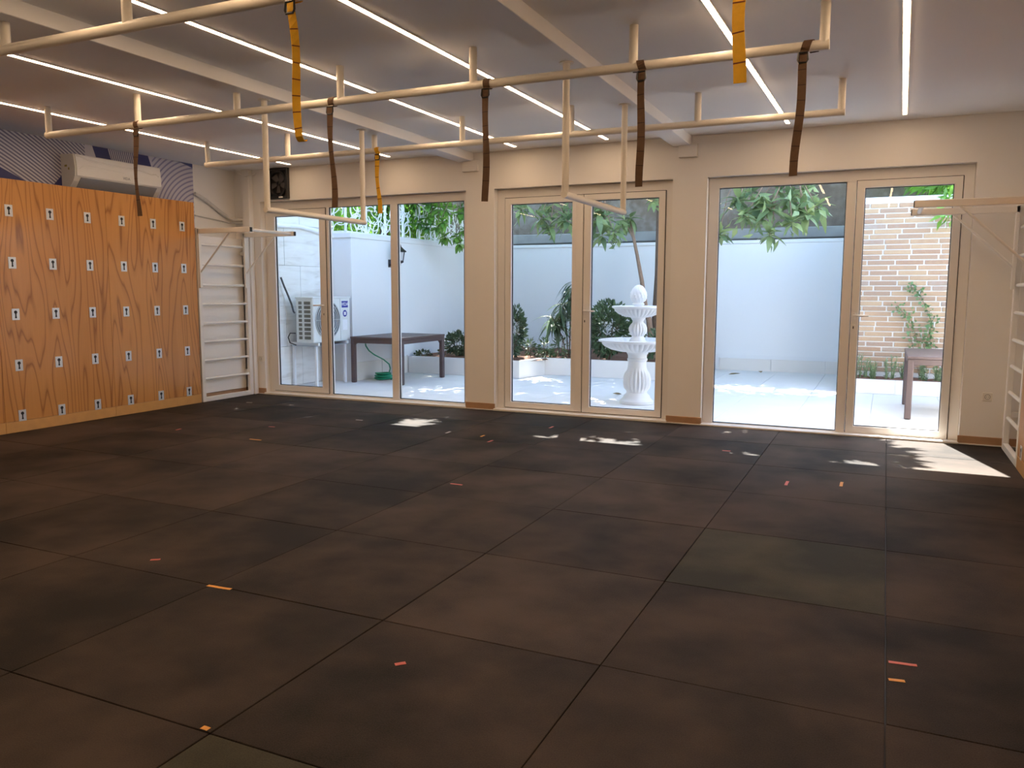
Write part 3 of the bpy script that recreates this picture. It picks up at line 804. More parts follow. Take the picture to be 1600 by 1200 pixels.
# brick wall with single slips
bw = MB().box(-.58, 2.4, 12.9, CY1, -.05, 2.74).build('wall_brick', mortar); tag(bw, 'pale red brick garden wall at the right', kind='structure')
MB().bbox(-.6, 2.4, 12.885, 13.0, 2.74, 2.78, .006).build('coping', plaster_white, bw)
bh = .0735; brm = {}
nb = 0; row = 0; z = .28
while z + bh < 2.735:
    x = -.58 - random.uniform(.02, .34)
    while x < 1.35:
        L = random.choice((.355, .355, .365, .31))
        x0, x1 = max(x, -.575), min(x + L, 1.4)
        if x1 - x0 > .05:
            key = round(x1 - x0, 2)
            if key not in brm: brm[key] = MB().bbox(-key / 2, key / 2, -.014, 0, 0, .057, .004).mesh('brick')
            put('brick', brm[key], brickm, bw, ((x0 + x1) / 2, 12.9 + random.uniform(-.003, .002), z)); nb += 1
        x += L + .016
    z += bh; row += 1
o = MB()
z = .28
while z + bh < 2.735:                   # beyond what the doorway shows
    x = 1.42 + random.uniform(0, .3)
    while x < 2.36:
        o.box(x, min(x + .35, 2.39), 12.888, 12.9, z, z + .057); x += .366
    z += bh
tag(o.build('brick_run', brickm, bw), kind='stuff')

# raised planters
def planter(pts_front, back, zt, lab, nm):
    """pts_front: polyline of the front edge; back: y of the back"""
    root = thing(nm, (pts_front[0][0], pts_front[0][1], 0), lab, 'planter', 'raised planters')
    for k in range(len(pts_front) - 1):
        (ax, ay), (bx_, by) = pts_front[k], pts_front[k + 1]
        d = Vector((bx_ - ax, by - ay, 0)); L = d.length; d.normalize(); nrm = Vector((-d.y, d.x, 0)) * .06
        m_ = max(1, round(L / .8))
        for q in range(m_):
            a = Vector((ax, ay, 0)) + d * (L * q / m_ + .0015); e = Vector((ax, ay, 0)) + d * (L * (q + 1) / m_ - .0015)
            MB().add([a, e, e + nrm, a + nrm, *(p + Vector((0, 0, zt)) for p in (a, e, e + nrm, a + nrm))],
                     [(0, 3, 2, 1), (4, 5, 6, 7), (0, 1, 5, 4), (1, 2, 6, 5), (2, 3, 7, 6), (3, 0, 4, 7)]).build('planter_tile', tile_skirt, root)
    # soil: a bumpy sheet
    mb = MB(); nx = 26; ny = 10; v = []; f = []
    for i in range(nx + 1):
        x = pts_front[0][0] + (pts_front[-1][0] - pts_front[0][0]) * i / nx
        yf = next((p[1] + (q_[1] - p[1]) * ((x - p[0]) / (q_[0] - p[0]) if q_[0] != p[0] else 0) for p, q_ in zip(pts_front, pts_front[1:]) if p[0] <= x <= q_[0] and q_[0] > p[0]), pts_front[-1][1])
        for j in range(ny + 1):
            yv = yf + .05 + (back - yf - .05) * j / ny
            v.append((x, yv, zt - .03 + .05 * (j > 0) * random.random()))
    for i in range(nx):
        for j in range(ny): f.append((i * (ny + 1) + j, (i + 1) * (ny + 1) + j, (i + 1) * (ny + 1) + j + 1, i * (ny + 1) + j + 1))
    k0 = len(v)
    mb.add(v, f).build('soil', soil, root)
    return root
planter([(-7.575, 12.05), (-5.42, 12.0), (-5.28, 12.78), (-2.85, 12.72), (-2.83, 14.9)], CY1 - .01, .29, 'long white raised planter along the far left of the courtyard', 'raised_planter')
planter([(-.56, 12.42), (2.38, 12.42)], 12.88, .20, 'low white planter at the foot of the brick wall', 'raised_planter')

# ------------------------------------------------------------------ fountain
FC = (-2.86, 10.02, 0)
ft = thing('garden_fountain', FC, 'white two-tier fluted garden fountain with egg finial behind the middle door', 'fountain')
MB().lathe([(.215, 0), (.215, .035), (.20, .05), (.175, .07), (.165, .10), (.14, .125), (.13, .14)], FC, 40).build('base', marble, ft, smooth=True)
MB().lathe([(.13, .14), (.135, .16), (.155, .20), (.165, .26), (.165, .32), (.15, .38), (.128, .43), (.118, .47), (.115, .54), (.128, .555), (.128, .575), (.118, .585), (.12, .62), (.14, .655), (.155, .67)], FC, 80, 20, .16, (.19, .40)).build('pedestal', marble, ft, smooth=True)
MB().lathe([(.15, .66), (.24, .672), (.33, .695), (.40, .73), (.435, .765), (.455, .785), (.50, .795), (.50, .815), (.475, .822), (.46, .81), (.40, .765), (.25, .735), (.10, .725)], FC, 160, 40, .09, (.67, .77)).build('lower_bowl', marble, ft, smooth=True)
MB().lathe([(.12, .72), (.11, .80), (.085, .84), (.075, .865), (.09, .89), (.108, .93), (.108, .97), (.09, 1.01), (.072, 1.035), (.07, 1.06), (.09, 1.09), (.10, 1.11)], FC, 64, 16, .15, (.88, 1.02)).build('stem', marble, ft, smooth=True)
MB().lathe([(.10, 1.10), (.17, 1.115), (.24, 1.145), (.285, 1.185), (.305, 1.21), (.335, 1.225), (.335, 1.243), (.315, 1.248), (.30, 1.238), (.25, 1.205), (.14, 1.185), (.06, 1.18)], FC, 128, 32, .09, (1.11, 1.20)).build('upper_bowl', marble, ft, smooth=True)
prof = [(.055, 1.18), (.055, 1.25), (.075, 1.262), (.075, 1.275), (.06, 1.29), (.085, 1.315), (.100, 1.35), (.103, 1.385), (.095, 1.42), (.078, 1.46), (.055, 1.49), (.03, 1.508), (.005, 1.515)]
mb = MB(); n = 60; v = []; f = []
for (r, z) in prof:
    for k in range(n):
        th = 2 * math.pi * k / n
        rr = r * (1 + (.09 * math.sin(14 * th + z * 60) if z > 1.29 else 0))
        v.append((FC[0] + rr * math.cos(th), FC[1] + rr * math.sin(th), z))
for i in range(len(prof) - 1):
    for k in range(n): f.append((i * n + k, i * n + (k + 1) % n, (i + 1) * n + (k + 1) % n, (i + 1) * n + k))
f += [tuple(range(n))[::-1], tuple(range((len(prof) - 1) * n, len(prof) * n))]
mb.add(v, f).build('finial', marble, ft, smooth=True)

# ------------------------------------------------------------------ garden tables
def table(x0, x1, y0, y1, h, lab):
    t = thing('garden_table', ((x0 + x1) / 2, (y0 + y1) / 2, 0), lab, 'table', 'brown garden tables')
    MB().bbox(x0, x1, y0, y1, h - .035, h, .006).build('table_top', rattan, t)
    a = .012; e = .07
    for (p, q) in (((x0 + a, y0 + a), (x1 - a, y0 + a + .03)), ((x0 + a, y1 - a - .03), (x1 - a, y1 - a)), ((x0 + a, y0 + a), (x0 + a + .03, y1 - a)), ((x1 - a - .03, y0 + a), (x1 - a, y1 - a))):
        MB().bbox(p[0], q[0], p[1], q[1], h - .10, h - .034, .004).build('apron', rattan, t)
    for x in (x0 + .004, x1 - e - .004):
        for y in (y0 + .004, y1 - e - .004):
            sx = 1 if x < (x0 + x1) / 2 else -1; sy = 1 if y < (y0 + y1) / 2 else -1
            MB().bbox(x, x + e, y, y + e, 0, h - .034, .01).build('leg', rattan, t)
            g_ = MB(); cx = x + e if sx > 0 else x
            poly = [(cx, h - .10), (cx + sx * .045, h - .10), (cx + sx * .018, h - .118), (cx, h - .15)]
            g_.prism(poly, 'y', y + .01, y + .04); g_.build('gusset', rattan, t)
table(-7.555, -6.60, 10.32, 11.63, .72, 'brown rattan-look garden table behind the left door')
table(.245, 1.20, 10.04, 11.45, .72, 'brown rattan-look garden table before the brick wall')

# ------------------------------------------------------------------ hose
hs = thing('garden_hose', (-7.33, 10.87, 0), 'coiled green garden hose under the left garden table', 'hose')
pts = []
for k in range(0, 24 * 7):
    a = 2 * math.pi * k / 24; tt = k / (24 * 7)
    r_ = .125 + .022 * math.sin(a * .31 + 1) - .02 * tt
    pts.append((-7.33 + r_ * math.cos(a), 10.9 + r_ * math.sin(a), .014 + .095 * tt + .004 * math.sin(a * 2.3)))
MB().tube(pts, .0125, 8).build('coil', hose_green, hs, smooth=True)
MB().tube([pts[-1], (-7.28, 11.02, .17), (-7.30, 11.02, .24), (-7.36, 10.95, .32), (-7.44, 10.82, .40), (-7.50, 10.75, .47), (-7.54, 10.72, .55), (-7.545, 10.72, .585)], .011, 8).build('riser', hose_green, hs, smooth=True)
tp_ = thing('garden_tap', (WLX, 10.72, .6), 'small metal tap on the white wall above the hose', 'tap')
MB().tube([(WLX, 10.72, .615), (WLX + .06, 10.72, .615), (WLX + .075, 10.72, .605), (WLX + .075, 10.72, .58)], .011, 8).build('spout', chrome, tp_, smooth=True)
MB().bbox(WLX + .03, WLX + .045, 10.69, 10.75, .635, .645, .003).build('tap_lever', chrome, tp_)

# ------------------------------------------------------------------ outdoor air conditioning unit
ou = thing('outdoor_ac_unit', (-7.76, 9.95, .66), 'pale outdoor air conditioning unit with round fan grille and blue label', 'air conditioner')
OX0, OX1, OY0, OY1, OZ0, OZ1 = -7.92, -7.60, 9.50, 10.40, .66, 1.325
MB().bbox(OX0, OX1, OY0, OY1, OZ0, OZ1, .012).build('casing', ac_out, ou)
MB().bbox(OX0 - .01, OX1 + .008, OY0 - .008, OY1 + .008, OZ1 - .015, OZ1 + .012, .006).build('lid', ac_out, ou)
sm_ = MB().bbox(-.058, .058, -.004, .004, -.022, .022, .002).mesh('side_slot'); sm2 = MB().bbox(-.03, .03, -.004, .004, -.022, .022, .002).mesh('side_slot')
for k in range(9):
    zc_ = OZ0 + .075 + k * .064
    put('side_slot', sm_, slot_dark, ou, (OX1 - .105, OY0 - .001, zc_)); put('side_slot', sm2, slot_dark, ou, (OX0 + .085, OY0 - .001, zc_))
fy, fz = OY0 + .335, (OZ0 + OZ1) / 2
MB().prism(circle(fy, fz, .285, 40), 'x', OX1 - .002, OX1 + .003).build('fan_opening', pmat('fan_shadow', (.12, .13, .14), .6), ou)
for r in (.285, .245, .205, .165, .125, .085):
    MB().tube([(OX1 + .012, fy + r * math.cos(2 * math.pi * k / 40), fz + r * math.sin(2 * math.pi * k / 40)) for k in range(41)], .0075, 6, False).build('grille_ring', ac_grille, ou, smooth=True)
for k in range(8):
    a = math.pi * k / 4; MB().tube([(OX1 + .013, fy + .04 * math.cos(a), fz + .04 * math.sin(a)), (OX1 + .013, fy + .285 * math.cos(a), fz + .285 * math.sin(a))], .005, 6).build('grille_spoke', ac_grille, ou)
MB().prism(circle(fy, fz, .05, 20), 'x', OX1 + .006, OX1 + .02).build('fan_boss', ac_grille, ou)
MB().box(OX1, OX1 + .0015, OY0 + .645, OY0 + .649, OZ0 + .02, OZ1 - .02).build('panel_seam', slot_dark, ou)
lb = MB().bbox(OX1, OX1 + .002, OY0 + .685, OY0 + .845, OZ1 - .155, OZ1 - .055, .0005).build('brand_label', label_blue, ou)
text('brand_text', 'VIDA', .075, label_white, lb, (OX1 + .003, OY0 + .765, OZ1 - .105), (math.pi / 2, 0, math.pi / 2))
bd = MB().prism(circle(OY0 + .765, OZ1 - .245, .052, 20), 'x', OX1, OX1 + .002).build('round_badge', label_blue, ou)
MB().bbox(OX1 + .002, OX1 + .003, OY0 + .738, OY0 + .792, OZ1 - .27, OZ1 - .22, .0003).build('badge_centre', label_white, bd)
MB().bbox(OX1, OX1 + .002, OY0 + .70, OY0 + .825, OZ1 - .50, OZ1 - .34, .0005).build('spec_sticker', pmat('spec_sticker', (.86, .87, .90), .4, var=.1, scale=40), ou)
stn = thing('unit_stand', (-7.8, 9.95, 0), 'white metal stand under the outdoor air conditioning unit', 'stand')
for y in (OY0 + .10, OY1 - .10):
    MB().bbox(-8.092, OX1 + .02, y - .02, y + .02, OZ0 - .045, OZ0 - .002, .003).build('arm', lattice_white, stn)
for (x, y) in ((-7.64, OY0 + .10), (-7.64, OY1 - .10), (-8.05, OY0 + .10), (-8.05, OY1 - .10)):
    MB().bbox(x - .018, x + .018, y - .018, y + .018, 0, OZ0 - .046, .003).build('leg', lattice_white, stn)
MB().bbox(-8.085, -7.60, OY0 + .05, OY1 + .0, OZ0 - .052, OZ0 - .046, .002).build('shade_sheet', pmat('bluish_shade', (.45, .50, .58), .4, metal=.3), stn)  # bluish shade under the unit put into this sheet's colour
cb = MB().tube([(-8.05, 9.35, 1.62), (-8.04, 9.40, 1.50), (-8.02, 9.46, 1.36), (-7.98, 9.49, 1.22), (-7.95, 9.492, 1.12), (-7.93, 9.492, 1.10)], .014, 8).build('black_cable', black_plastic, None, (-8.05, 9.35, 1.62), smooth=True)
tag(cb, 'black insulated cable leading down into the outdoor unit', 'cable')
cb = MB().tube([(-7.92, 9.485, .80), (-8.0, 9.46, .80), (-8.03, 9.45, .74), (-8.0, 9.45, .66), (-7.9, 9.47, .625)], .009, 8).build('black_cable', black_plastic, None, (-8.0, 9.46, .7), smooth=True)
tag(cb, 'short curved black cable at the bottom of the outdoor unit', 'cable')
wp = MB().tube([(-8.08, 8.95, 2.36), (-8.08, 9.4, 2.37), (-8.08, 9.83, 2.385), (-8.08, 10.1, 2.36), (-8.06, 10.46, 2.30)], .033, 10).build('drain_pipe', lattice_white, None, (-8.08, 9.8, 2.37), smooth=True)
tag(wp, 'white pipe running along the travertine wall', 'pipe')

# ------------------------------------------------------------------ wall lantern
LY, LX = 11.55, -7.40
lt = thing('wall_lantern', (WLX, LY, 1.9), 'black carriage lantern on the white courtyard wall', 'lantern')
MB().bbox(WLX, WLX + .015, LY - .035, LY + .035, 1.82, 1.95, .004).build('wall_plate', lamp_black, lt)
MB().tube([(WLX + .01, LY, 1.87), (WLX + .10, LY, 1.84), (LX, LY, 1.86), (LX, LY, 1.90)], .012, 8).build('arm', lamp_black, lt, smooth=True)
MB().lathe([(.03, 1.885), (.06, 1.90), (.065, 1.92), (.05, 1.93)], (LX, LY, 0), 6).build('lamp_base', lamp_black, lt)
MB().lathe([(.050, 1.93), (.078, 2.07)], (LX, LY, 0), 6).build('lamp_glass', lantern_glass, lt)
for k in range(6):
    a = 2 * math.pi * k / 6; MB().tube([(LX + .053 * math.cos(a), LY + .053 * math.sin(a), 1.925), (LX + .082 * math.cos(a), LY + .082 * math.sin(a), 2.075)], .006, 5).build('cage_bar', lamp_black, lt)
MB().lathe([(.115, 2.07), (.12, 2.082), (.07, 2.12), (.035, 2.15), (.02, 2.165), (.02, 2.18), (.012, 2.19), (.004, 2.215)], (LX, LY, 0), 6).build('lamp_roof', lamp_black, lt)

# ------------------------------------------------------------------ curly white screen on top of the left wall
scn = thing('curly_screen', (-7.72, 11.7, 2.33), 'white screen of curled metal bars on top of the left courtyard wall', 'screen')
SY0, SY1, SZ0, SZ1 = 10.5, 14.9, 2.33, 2.98
MB().bbox(-7.745, -7.705, SY0, SY1, SZ0, SZ0 + .03, .003).build('bottom_rail', lattice_white, scn)
MB().bbox(-7.745, -7.705, SY0, SY1, SZ1 - .03, SZ1, .003).build('top_rail', lattice_white, scn)
k = 0
y = SY0
while y <= SY1:
    MB().bbox(-7.742, -7.708, y - .015, y + .015, SZ0 + .03, SZ1 - .03, .003).build('post', lattice_white, scn); y += .55
for q in range(150):
    r_ = random.uniform(.09, .22); cy = random.uniform(SY0 + .1, SY1 - .1); cz = random.uniform(SZ0 + .02, SZ1 - .1)
    a0 = random.uniform(0, 6.28); da = random.uniform(1.6, 3.6); pts = []
    for i in range(13):
        a = a0 + da * i / 12
        pts.append((-7.725 + .006 * math.sin(a), min(SY1, max(SY0, cy + r_ * math.cos(a))), min(SZ1 - .015, max(SZ0 + .015, cz + r_ * math.sin(a)))))
    MB().tube(pts, .0085, 5).build('curved_bar', lattice_white, scn)
for xq in (-8.38, -8.05): MB().bbox(xq - .015, xq + .015, 10.483, 10.517, SZ0 + .03, SZ1 - .03, .003).build('post', lattice_white, scn)
for zq in (SZ0, SZ1 - .03): MB().bbox(-8.40, -7.745, 10.48, 10.52, zq, zq + .03, .003).build('return_rail', lattice_white, scn)
for q in range(26):
    r_ = random.uniform(.09, .2); cx = random.uniform(-8.3, -7.78); cz = random.uniform(SZ0 + .02, SZ1 - .1)
    a0 = random.uniform(0, 6.28); da = random.uniform(1.6, 3.6)
    pts = [(min(-7.73, max(-8.4, cx + r_ * math.cos(a0 + da * i / 12))), 10.5, min(SZ1 - .015, max(SZ0 + .015, cz + r_ * math.sin(a0 + da * i / 12)))) for i in range(13)]
    MB().tube(pts, .0085, 5).build('curved_bar', lattice_white, scn)

# ------------------------------------------------------------------ plants
def leaf_mesh(name, L, W, fold=.25, droop=.2, n=4):
    v = []; f = []
    for i in range(n + 1):
        u = i / n; wv = W * (math.sin(math.pi * min(1, .06 + u * .94) ** .85)) * .5 if 0 < i < n else W * .04
        z = -droop * L * u * u
        v += [(L * u, 0, z), (L * u, wv, z + fold * wv), (L * u, -wv, z + fold * wv)]
    for i in range(n):
        a, b_ = 3 * i, 3 * i + 3
        f += [(a, b_, b_ + 1, a + 1), (a, a + 2, b_ + 2, b_)]
    me = bpy.data.meshes.new(name); me.from_pydata(v, [], f)
    for p in me.polygons: p.use_smooth = True
    return me
LEAF = [leaf_mesh('leaf', .27, .098, .25, .25), leaf_mesh('leaf', .23, .09, .3, .45), leaf_mesh('leaf', .31, .105, .2, .35), leaf_mesh('leaf', .19, .07, .3, .1)]
LEAFB = [leaf_mesh('leaf', .15, .088, .25, .25), leaf_mesh('leaf', .13, .08, .3, .4), leaf_mesh('leaf', .17, .095, .2, .3)]
LEAFL = [leaf_mesh('leaf', .34, .05, .3, .55, 5), leaf_mesh('leaf', .29, .045, .3, .8, 5), leaf_mesh('leaf', .25, .045, .3, .4, 5)]
for me in LEAF: me.materials.append(leaf_big)
for me in LEAFB: me.materials.append(leaf_mid)
for me in LEAFL: me.materials.append(leaf_dark)
def place_leaf(me, parent, p, az, el, ro, sc=1.0):
    o = bpy.data.objects.new('leaf', me); C.objects.link(o); o.parent = parent
    o.location = Vector(p) - wloc(parent)
    o.rotation_euler = (Matrix.Rotation(az, 4, 'Z') @ Matrix.Rotation(-el, 4, 'Y') @ Matrix.Rotation(ro, 4, 'X')).to_euler()
    o.scale = (sc, sc, sc)
    return o
def rosette(parent, p, meshes, n, sc=1.0, base_el=.2, droopy=.9):
    a0 = random.uniform(0, 6.28)
    for k in range(n):
        az = a0 + k * 2.399
        el = base_el + .7 - (k / n) * (1.3 + droopy * .5) + random.uniform(-.2, .2)
        place_leaf(random.choice(meshes), parent, Vector(p) + Vector((0, 0, .03 - .05 * k / n)), az, el, random.uniform(-.3, .3), sc * random.uniform(.75, 1.1))

FLECKS = [(-4.6, 7.28, .17), (-4.6, 7.62, .13), (-3.02, 7.21, .13), (-2.5, 7.22, .09), (-1.03, 7.25, .09), (-.14, 7.25, .11), (-.32, 7.24, .06), (-1.45, 8.3, .06), (-1.15, 8.35, .05), (-2.2, 7.4, .05)]
def thin_out(P, N):
    """gaps between the leaves along the sun's way to the flecks on the floor"""
    keep = np.ones(len(P), bool); d = -np.array(SUN_TRAVEL)
    for x, y, r in FLECKS:
        q = P - np.array((x, y, 0.0)); t = q @ d
        keep &= np.linalg.norm(q - t[:, None] * d, axis=1) > r + .12
    return P[keep], N[keep]
def scatter_mesh(name, P, N, L, W, mat_, parent, seed=1):
    if name == 'crown_foliage': P, N = thin_out(P, N)
    """many small folded leaves as one mesh: P points, N outward vectors"""
    r = np.random.default_rng(seed); n = len(P)
    d = N + r.normal(0, .6, (n, 3)); d /= np.linalg.norm(d, axis=1)[:, None]
    h = r.normal(0, 1, (n, 3)); s = np.cross(d, h); s /= np.linalg.norm(s, axis=1)[:, None]
    u = np.cross(s, d); l = (L * r.uniform(.7, 1.2, n))[:, None]; wv = (W * r.uniform(.7, 1.2, n))[:, None]
    a = P; m_ = P + d * l * .5; e = P + d * l - u * l * .12
    lft = m_ + s * wv * .5 + u * wv * .18; rgt = m_ - s * wv * .5 + u * wv * .18
    v = np.stack([a, lft, e, rgt, m_], 1).reshape(-1, 3) - np.array(wloc(parent))
    k = np.arange(n)[:, None] * 5
    tri = np.concatenate([k + np.array(t) for t in ([0, 4, 1], [1, 4, 2], [2, 4, 3], [3, 4, 0])], 1).reshape(-1, 3)
    me = bpy.data.meshes.new(name)
    me.vertices.add(len(v)); me.vertices.foreach_set('co', v.ravel())
    me.loops.add(tri.size); me.loops.foreach_set('vertex_index', tri.ravel().astype(np.int32))
    me.polygons.add(len(tri)); me.polygons.foreach_set('loop_start', (np.arange(len(tri)) * 3).astype(np.int32))
    me.update(); me.validate()
    o = put(name, me, mat_, parent); o['kind'] = 'stuff'
    return o
def blob(c, r, n, seed):
    g = np.random.default_rng(seed); d = g.normal(0, 1, (n, 3)); d /= np.linalg.norm(d, axis=1)[:, None]
    rad = g.uniform(.15, 1, n) ** .5
    return np.array(c) + d * rad[:, None] * np.array(r), d

# loquat tree whose branches hang before the middle and right doors
ta = thing('loquat_tree', (-3.58, 13.9, .28), 'tall brown tree in the planter with long-leaved branches hanging before the doors', 'tree')
MB().tube([(-3.58, 13.9, .2), (-3.63, 13.9, .93), (-3.60, 13.9, 1.71), (-3.60, 13.9, 2.80), (-3.66, 13.85, 3.6), (-3.7, 13.7, 4.6), (-3.7, 13.6, 5.5)], [.10, .09, .085, .08, .075, .065, .04], 10).build('trunk', bark, ta, smooth=True)
def branch(parent, pts, r0, r1, m=bark_light):
    n_ = len(pts); MB().tube(pts, [r0 + (r1 - r0) * i / (n_ - 1) for i in range(n_)], 7).build('branch', m, parent, smooth=True)
R3 = [(-1.85, 11.20, 2.63), (-1.72, 11.50, 2.76), (-1.73, 11.00, 2.41), (-1.64, 11.30, 2.57), (-1.44, 11.10, 2.50), (-1.58, 11.30, 2.39), (-1.40, 10.90, 2.16), (-1.37, 11.50, 2.77), (-1.20, 11.30, 2.62), (-1.05, 11.20, 2.51), (-1.13, 10.90, 2.30), (-.96, 11.0, 2.39), (-.87, 11.30, 2.51), (-1.04, 11.60, 2.77), (-2.04, 10.90, 2.17)]
hubs = [Vector((-1.9, 11.7, 3.15)), Vector((-1.3, 11.6, 3.1))]
branch(ta, [(-3.64, 13.86, 3.4), (-3.0, 13.0, 3.7), (-2.4, 12.2, 3.5), (-1.9, 11.7, 3.15), (-1.85, 11.4, 2.85)], .045, .016)
branch(ta, [(-2.4, 12.2, 3.5), (-1.8, 11.9, 3.35), (-1.3, 11.6, 3.1), (-1.1, 11.4, 2.8)], .03, .014)
for p in R3:
    p = Vector(p); h = min(hubs, key=lambda q: (q - p).length); mid = (h + p) / 2 + Vector((random.uniform(-.08, .08), random.uniform(-.08, .08), .06))
    branch(ta, [h, mid, p], .010, .006)
    rosette(ta, p, LEAF, 12, 1.0)
R2 = [(-5.53, 12.30, 2.75), (-5.13, 12.20, 2.59), (-5.01, 12.30, 2.46), (-4.89, 12.60, 2.70), (-4.74, 12.40, 2.54), (-5.19, 12.60, 2.83), (-4.18, 12.30, 2.66), (-4.11, 12.40, 2.56), (-3.90, 12.20, 2.33), (-4.19, 12.50, 2.31), (-3.54, 13.20, 2.92), (-4.33, 12.40, 2.55)]
hubs2 = [Vector((-5.1, 12.6, 3.15)), Vector((-4.2, 12.6, 3.1))]
branch(ta, [(-3.64, 13.88, 3.2), (-3.9, 13.3, 3.4), (-4.2, 12.6, 3.1), (-4.2, 12.45, 2.85)], .04, .014)
branch(ta, [(-3.66, 13.85, 3.5), (-4.3, 13.3, 3.6), (-4.8, 12.9, 3.45), (-5.1, 12.6, 3.15), (-5.1, 12.4, 2.85)], .04, .014)
for p in R2:
    p = Vector(p); h = min(hubs2, key=lambda q: (q - p).length); mid = (h + p) / 2 + Vector((random.uniform(-.08, .08), random.uniform(-.08, .08), .06))
    branch(ta, [h, mid, p], .010, .006)
    rosette(ta, p, LEAF, 10, 1.05, .1, 1.3)
Ps, Ns = zip(*[blob(c, r, n_, s_) for c, r, n_, s_ in (((-4.0, 13.0, 5.5), (2.6, 2.6, 1.1), 6800, 11), ((-2.5, 12.2, 5.0), (1.5, 1.8, .8), 3600, 12), ((-5.4, 11.6, 5.1), (1.9, 1.5, .9), 4600, 13), ((-1.9, 13.6, 5.6), (1.3, 1.6, .8), 2600, 14), ((-1.55, 10.9, 5.0), (.85, 1.0, .5), 2400, 15))])
scatter_mesh('crown_foliage', np.concatenate(Ps), np.concatenate(Ns), .28, .12, leaf_big, ta, 3)
Q = np.repeat(np.array(R3 + R2), 13, axis=0) + rng.normal(0, .085, ((len(R3) + len(R2)) * 13, 3)) + np.array((0, .05, .04))
scatter_mesh('young_foliage', Q, np.tile(np.array([[0, -.2, -.35]]), (len(Q), 1)), .19, .07, leaf_big, ta, 5)

# slim dracaena with bare stems
tb = thing('slender_tree', (-3.63, 13.6, .28), 'slender leaning tree with bare stem and tufted top behind the fountain', 'tree')
MB().tube([(-3.60, 13.6, .22), (-3.69, 13.6, .94), (-3.76, 13.6, 1.16), (-3.83, 13.6, 1.60), (-3.92, 13.6, 2.03), (-4.06, 13.6, 2.63)], [.055, .05, .045, .036, .03, .024], 9).build('trunk', bark_light, tb, smooth=True)
MB().tube([(-3.72, 13.62, .24), (-3.80, 13.62, .9), (-3.84, 13.62, 1.3), (-3.84, 13.6, 1.62)], [.022, .02, .018, .015], 7).build('branch', bark, tb, smooth=True)
MB().tube([(-3.92, 13.6, 2.03), (-4.0, 13.58, 2.35), (-4.14, 13.56, 2.62)], [.02, .017, .013], 7).build('branch', bark_light, tb, smooth=True)
for p in ((-4.06, 13.6, 2.66), (-4.15, 13.56, 2.64)):
    rosette(tb, p, LEAF, 15, 1.0, .0, 1.5)

# broad-leaved tree leaning over the left wall
te = thing('overhanging_tree', (-8.75, 12.9, 0), 'dense green broad-leaved tree leaning over the left courtyard wall', 'tree')
MB().tube([(-8.75, 12.9, 0), (-8.7, 12.9, 1.6), (-8.5, 12.8, 2.8), (-8.1, 12.6, 3.6), (-7.8, 12.5, 4.6)], [.12, .11, .09, .07, .05], 9).build('trunk', bark, te, smooth=True)
D1 = [(-7.87, 12.40, 2.89), (-7.67, 12.40, 2.96), (-7.74, 12.40, 2.72), (-7.47, 12.40, 2.82), (-7.54, 12.40, 2.62), (-7.28, 12.40, 2.92), (-7.24, 12.40, 2.68), (-7.09, 12.40, 2.50), (-7.02, 12.40, 2.80), (-6.86, 12.40, 2.88), (-6.90, 12.40, 2.58), (-6.81, 12.40, 2.36), (-6.68, 12.40, 2.73), (-6.66, 12.40, 2.46), (-7.37, 12.40, 2.53), (-7.12, 12.40, 2.36), (-6.78, 12.40, 2.24), (-6.61, 12.40, 2.62), (-7.94, 12.40, 2.67)]
branch(te, [(-8.5, 12.8, 2.8), (-8.0, 12.6, 3.15), (-7.4, 12.5, 3.2), (-6.8, 12.45, 3.0)], .05, .015, bark)
for i, p in enumerate(D1):
    p = Vector(p) + Vector((0, random.uniform(-.35, .35), 0))
    branch(te, [Vector((max(-7.9, min(-6.8, p.x + random.uniform(-.2, .2))), 12.48, 3.1)), p + Vector((0, 0, .1)), p], .008, .004, bark)
    rosette(te, p, LEAFB, 15 if len(D1) * 15 < 300 else 15, 1.0, .0, 1.4)
Ps, Ns = zip(*[blob(c, r, n_, s_) for c, r, n_, s_ in (((-7.7, 12.6, 3.75), (1.3, 1.3, .7), 2600, 21), ((-8.2, 13.3, 3.0), (.5, 1.2, .7), 1300, 22), ((-7.9, 11.4, 4.6), (1.5, 1.5, .8), 4200, 23), ((-9.1, 12.6, 3.1), (.7, 2.4, .9), 3000, 24), ((-7.3, 11.4, 5.3), (1.4, 1.0, .5), 3600, 25))])
scatter_mesh('crown_foliage', np.concatenate(Ps), np.concatenate(Ns), .16, .09, leaf_mid, te, 4)

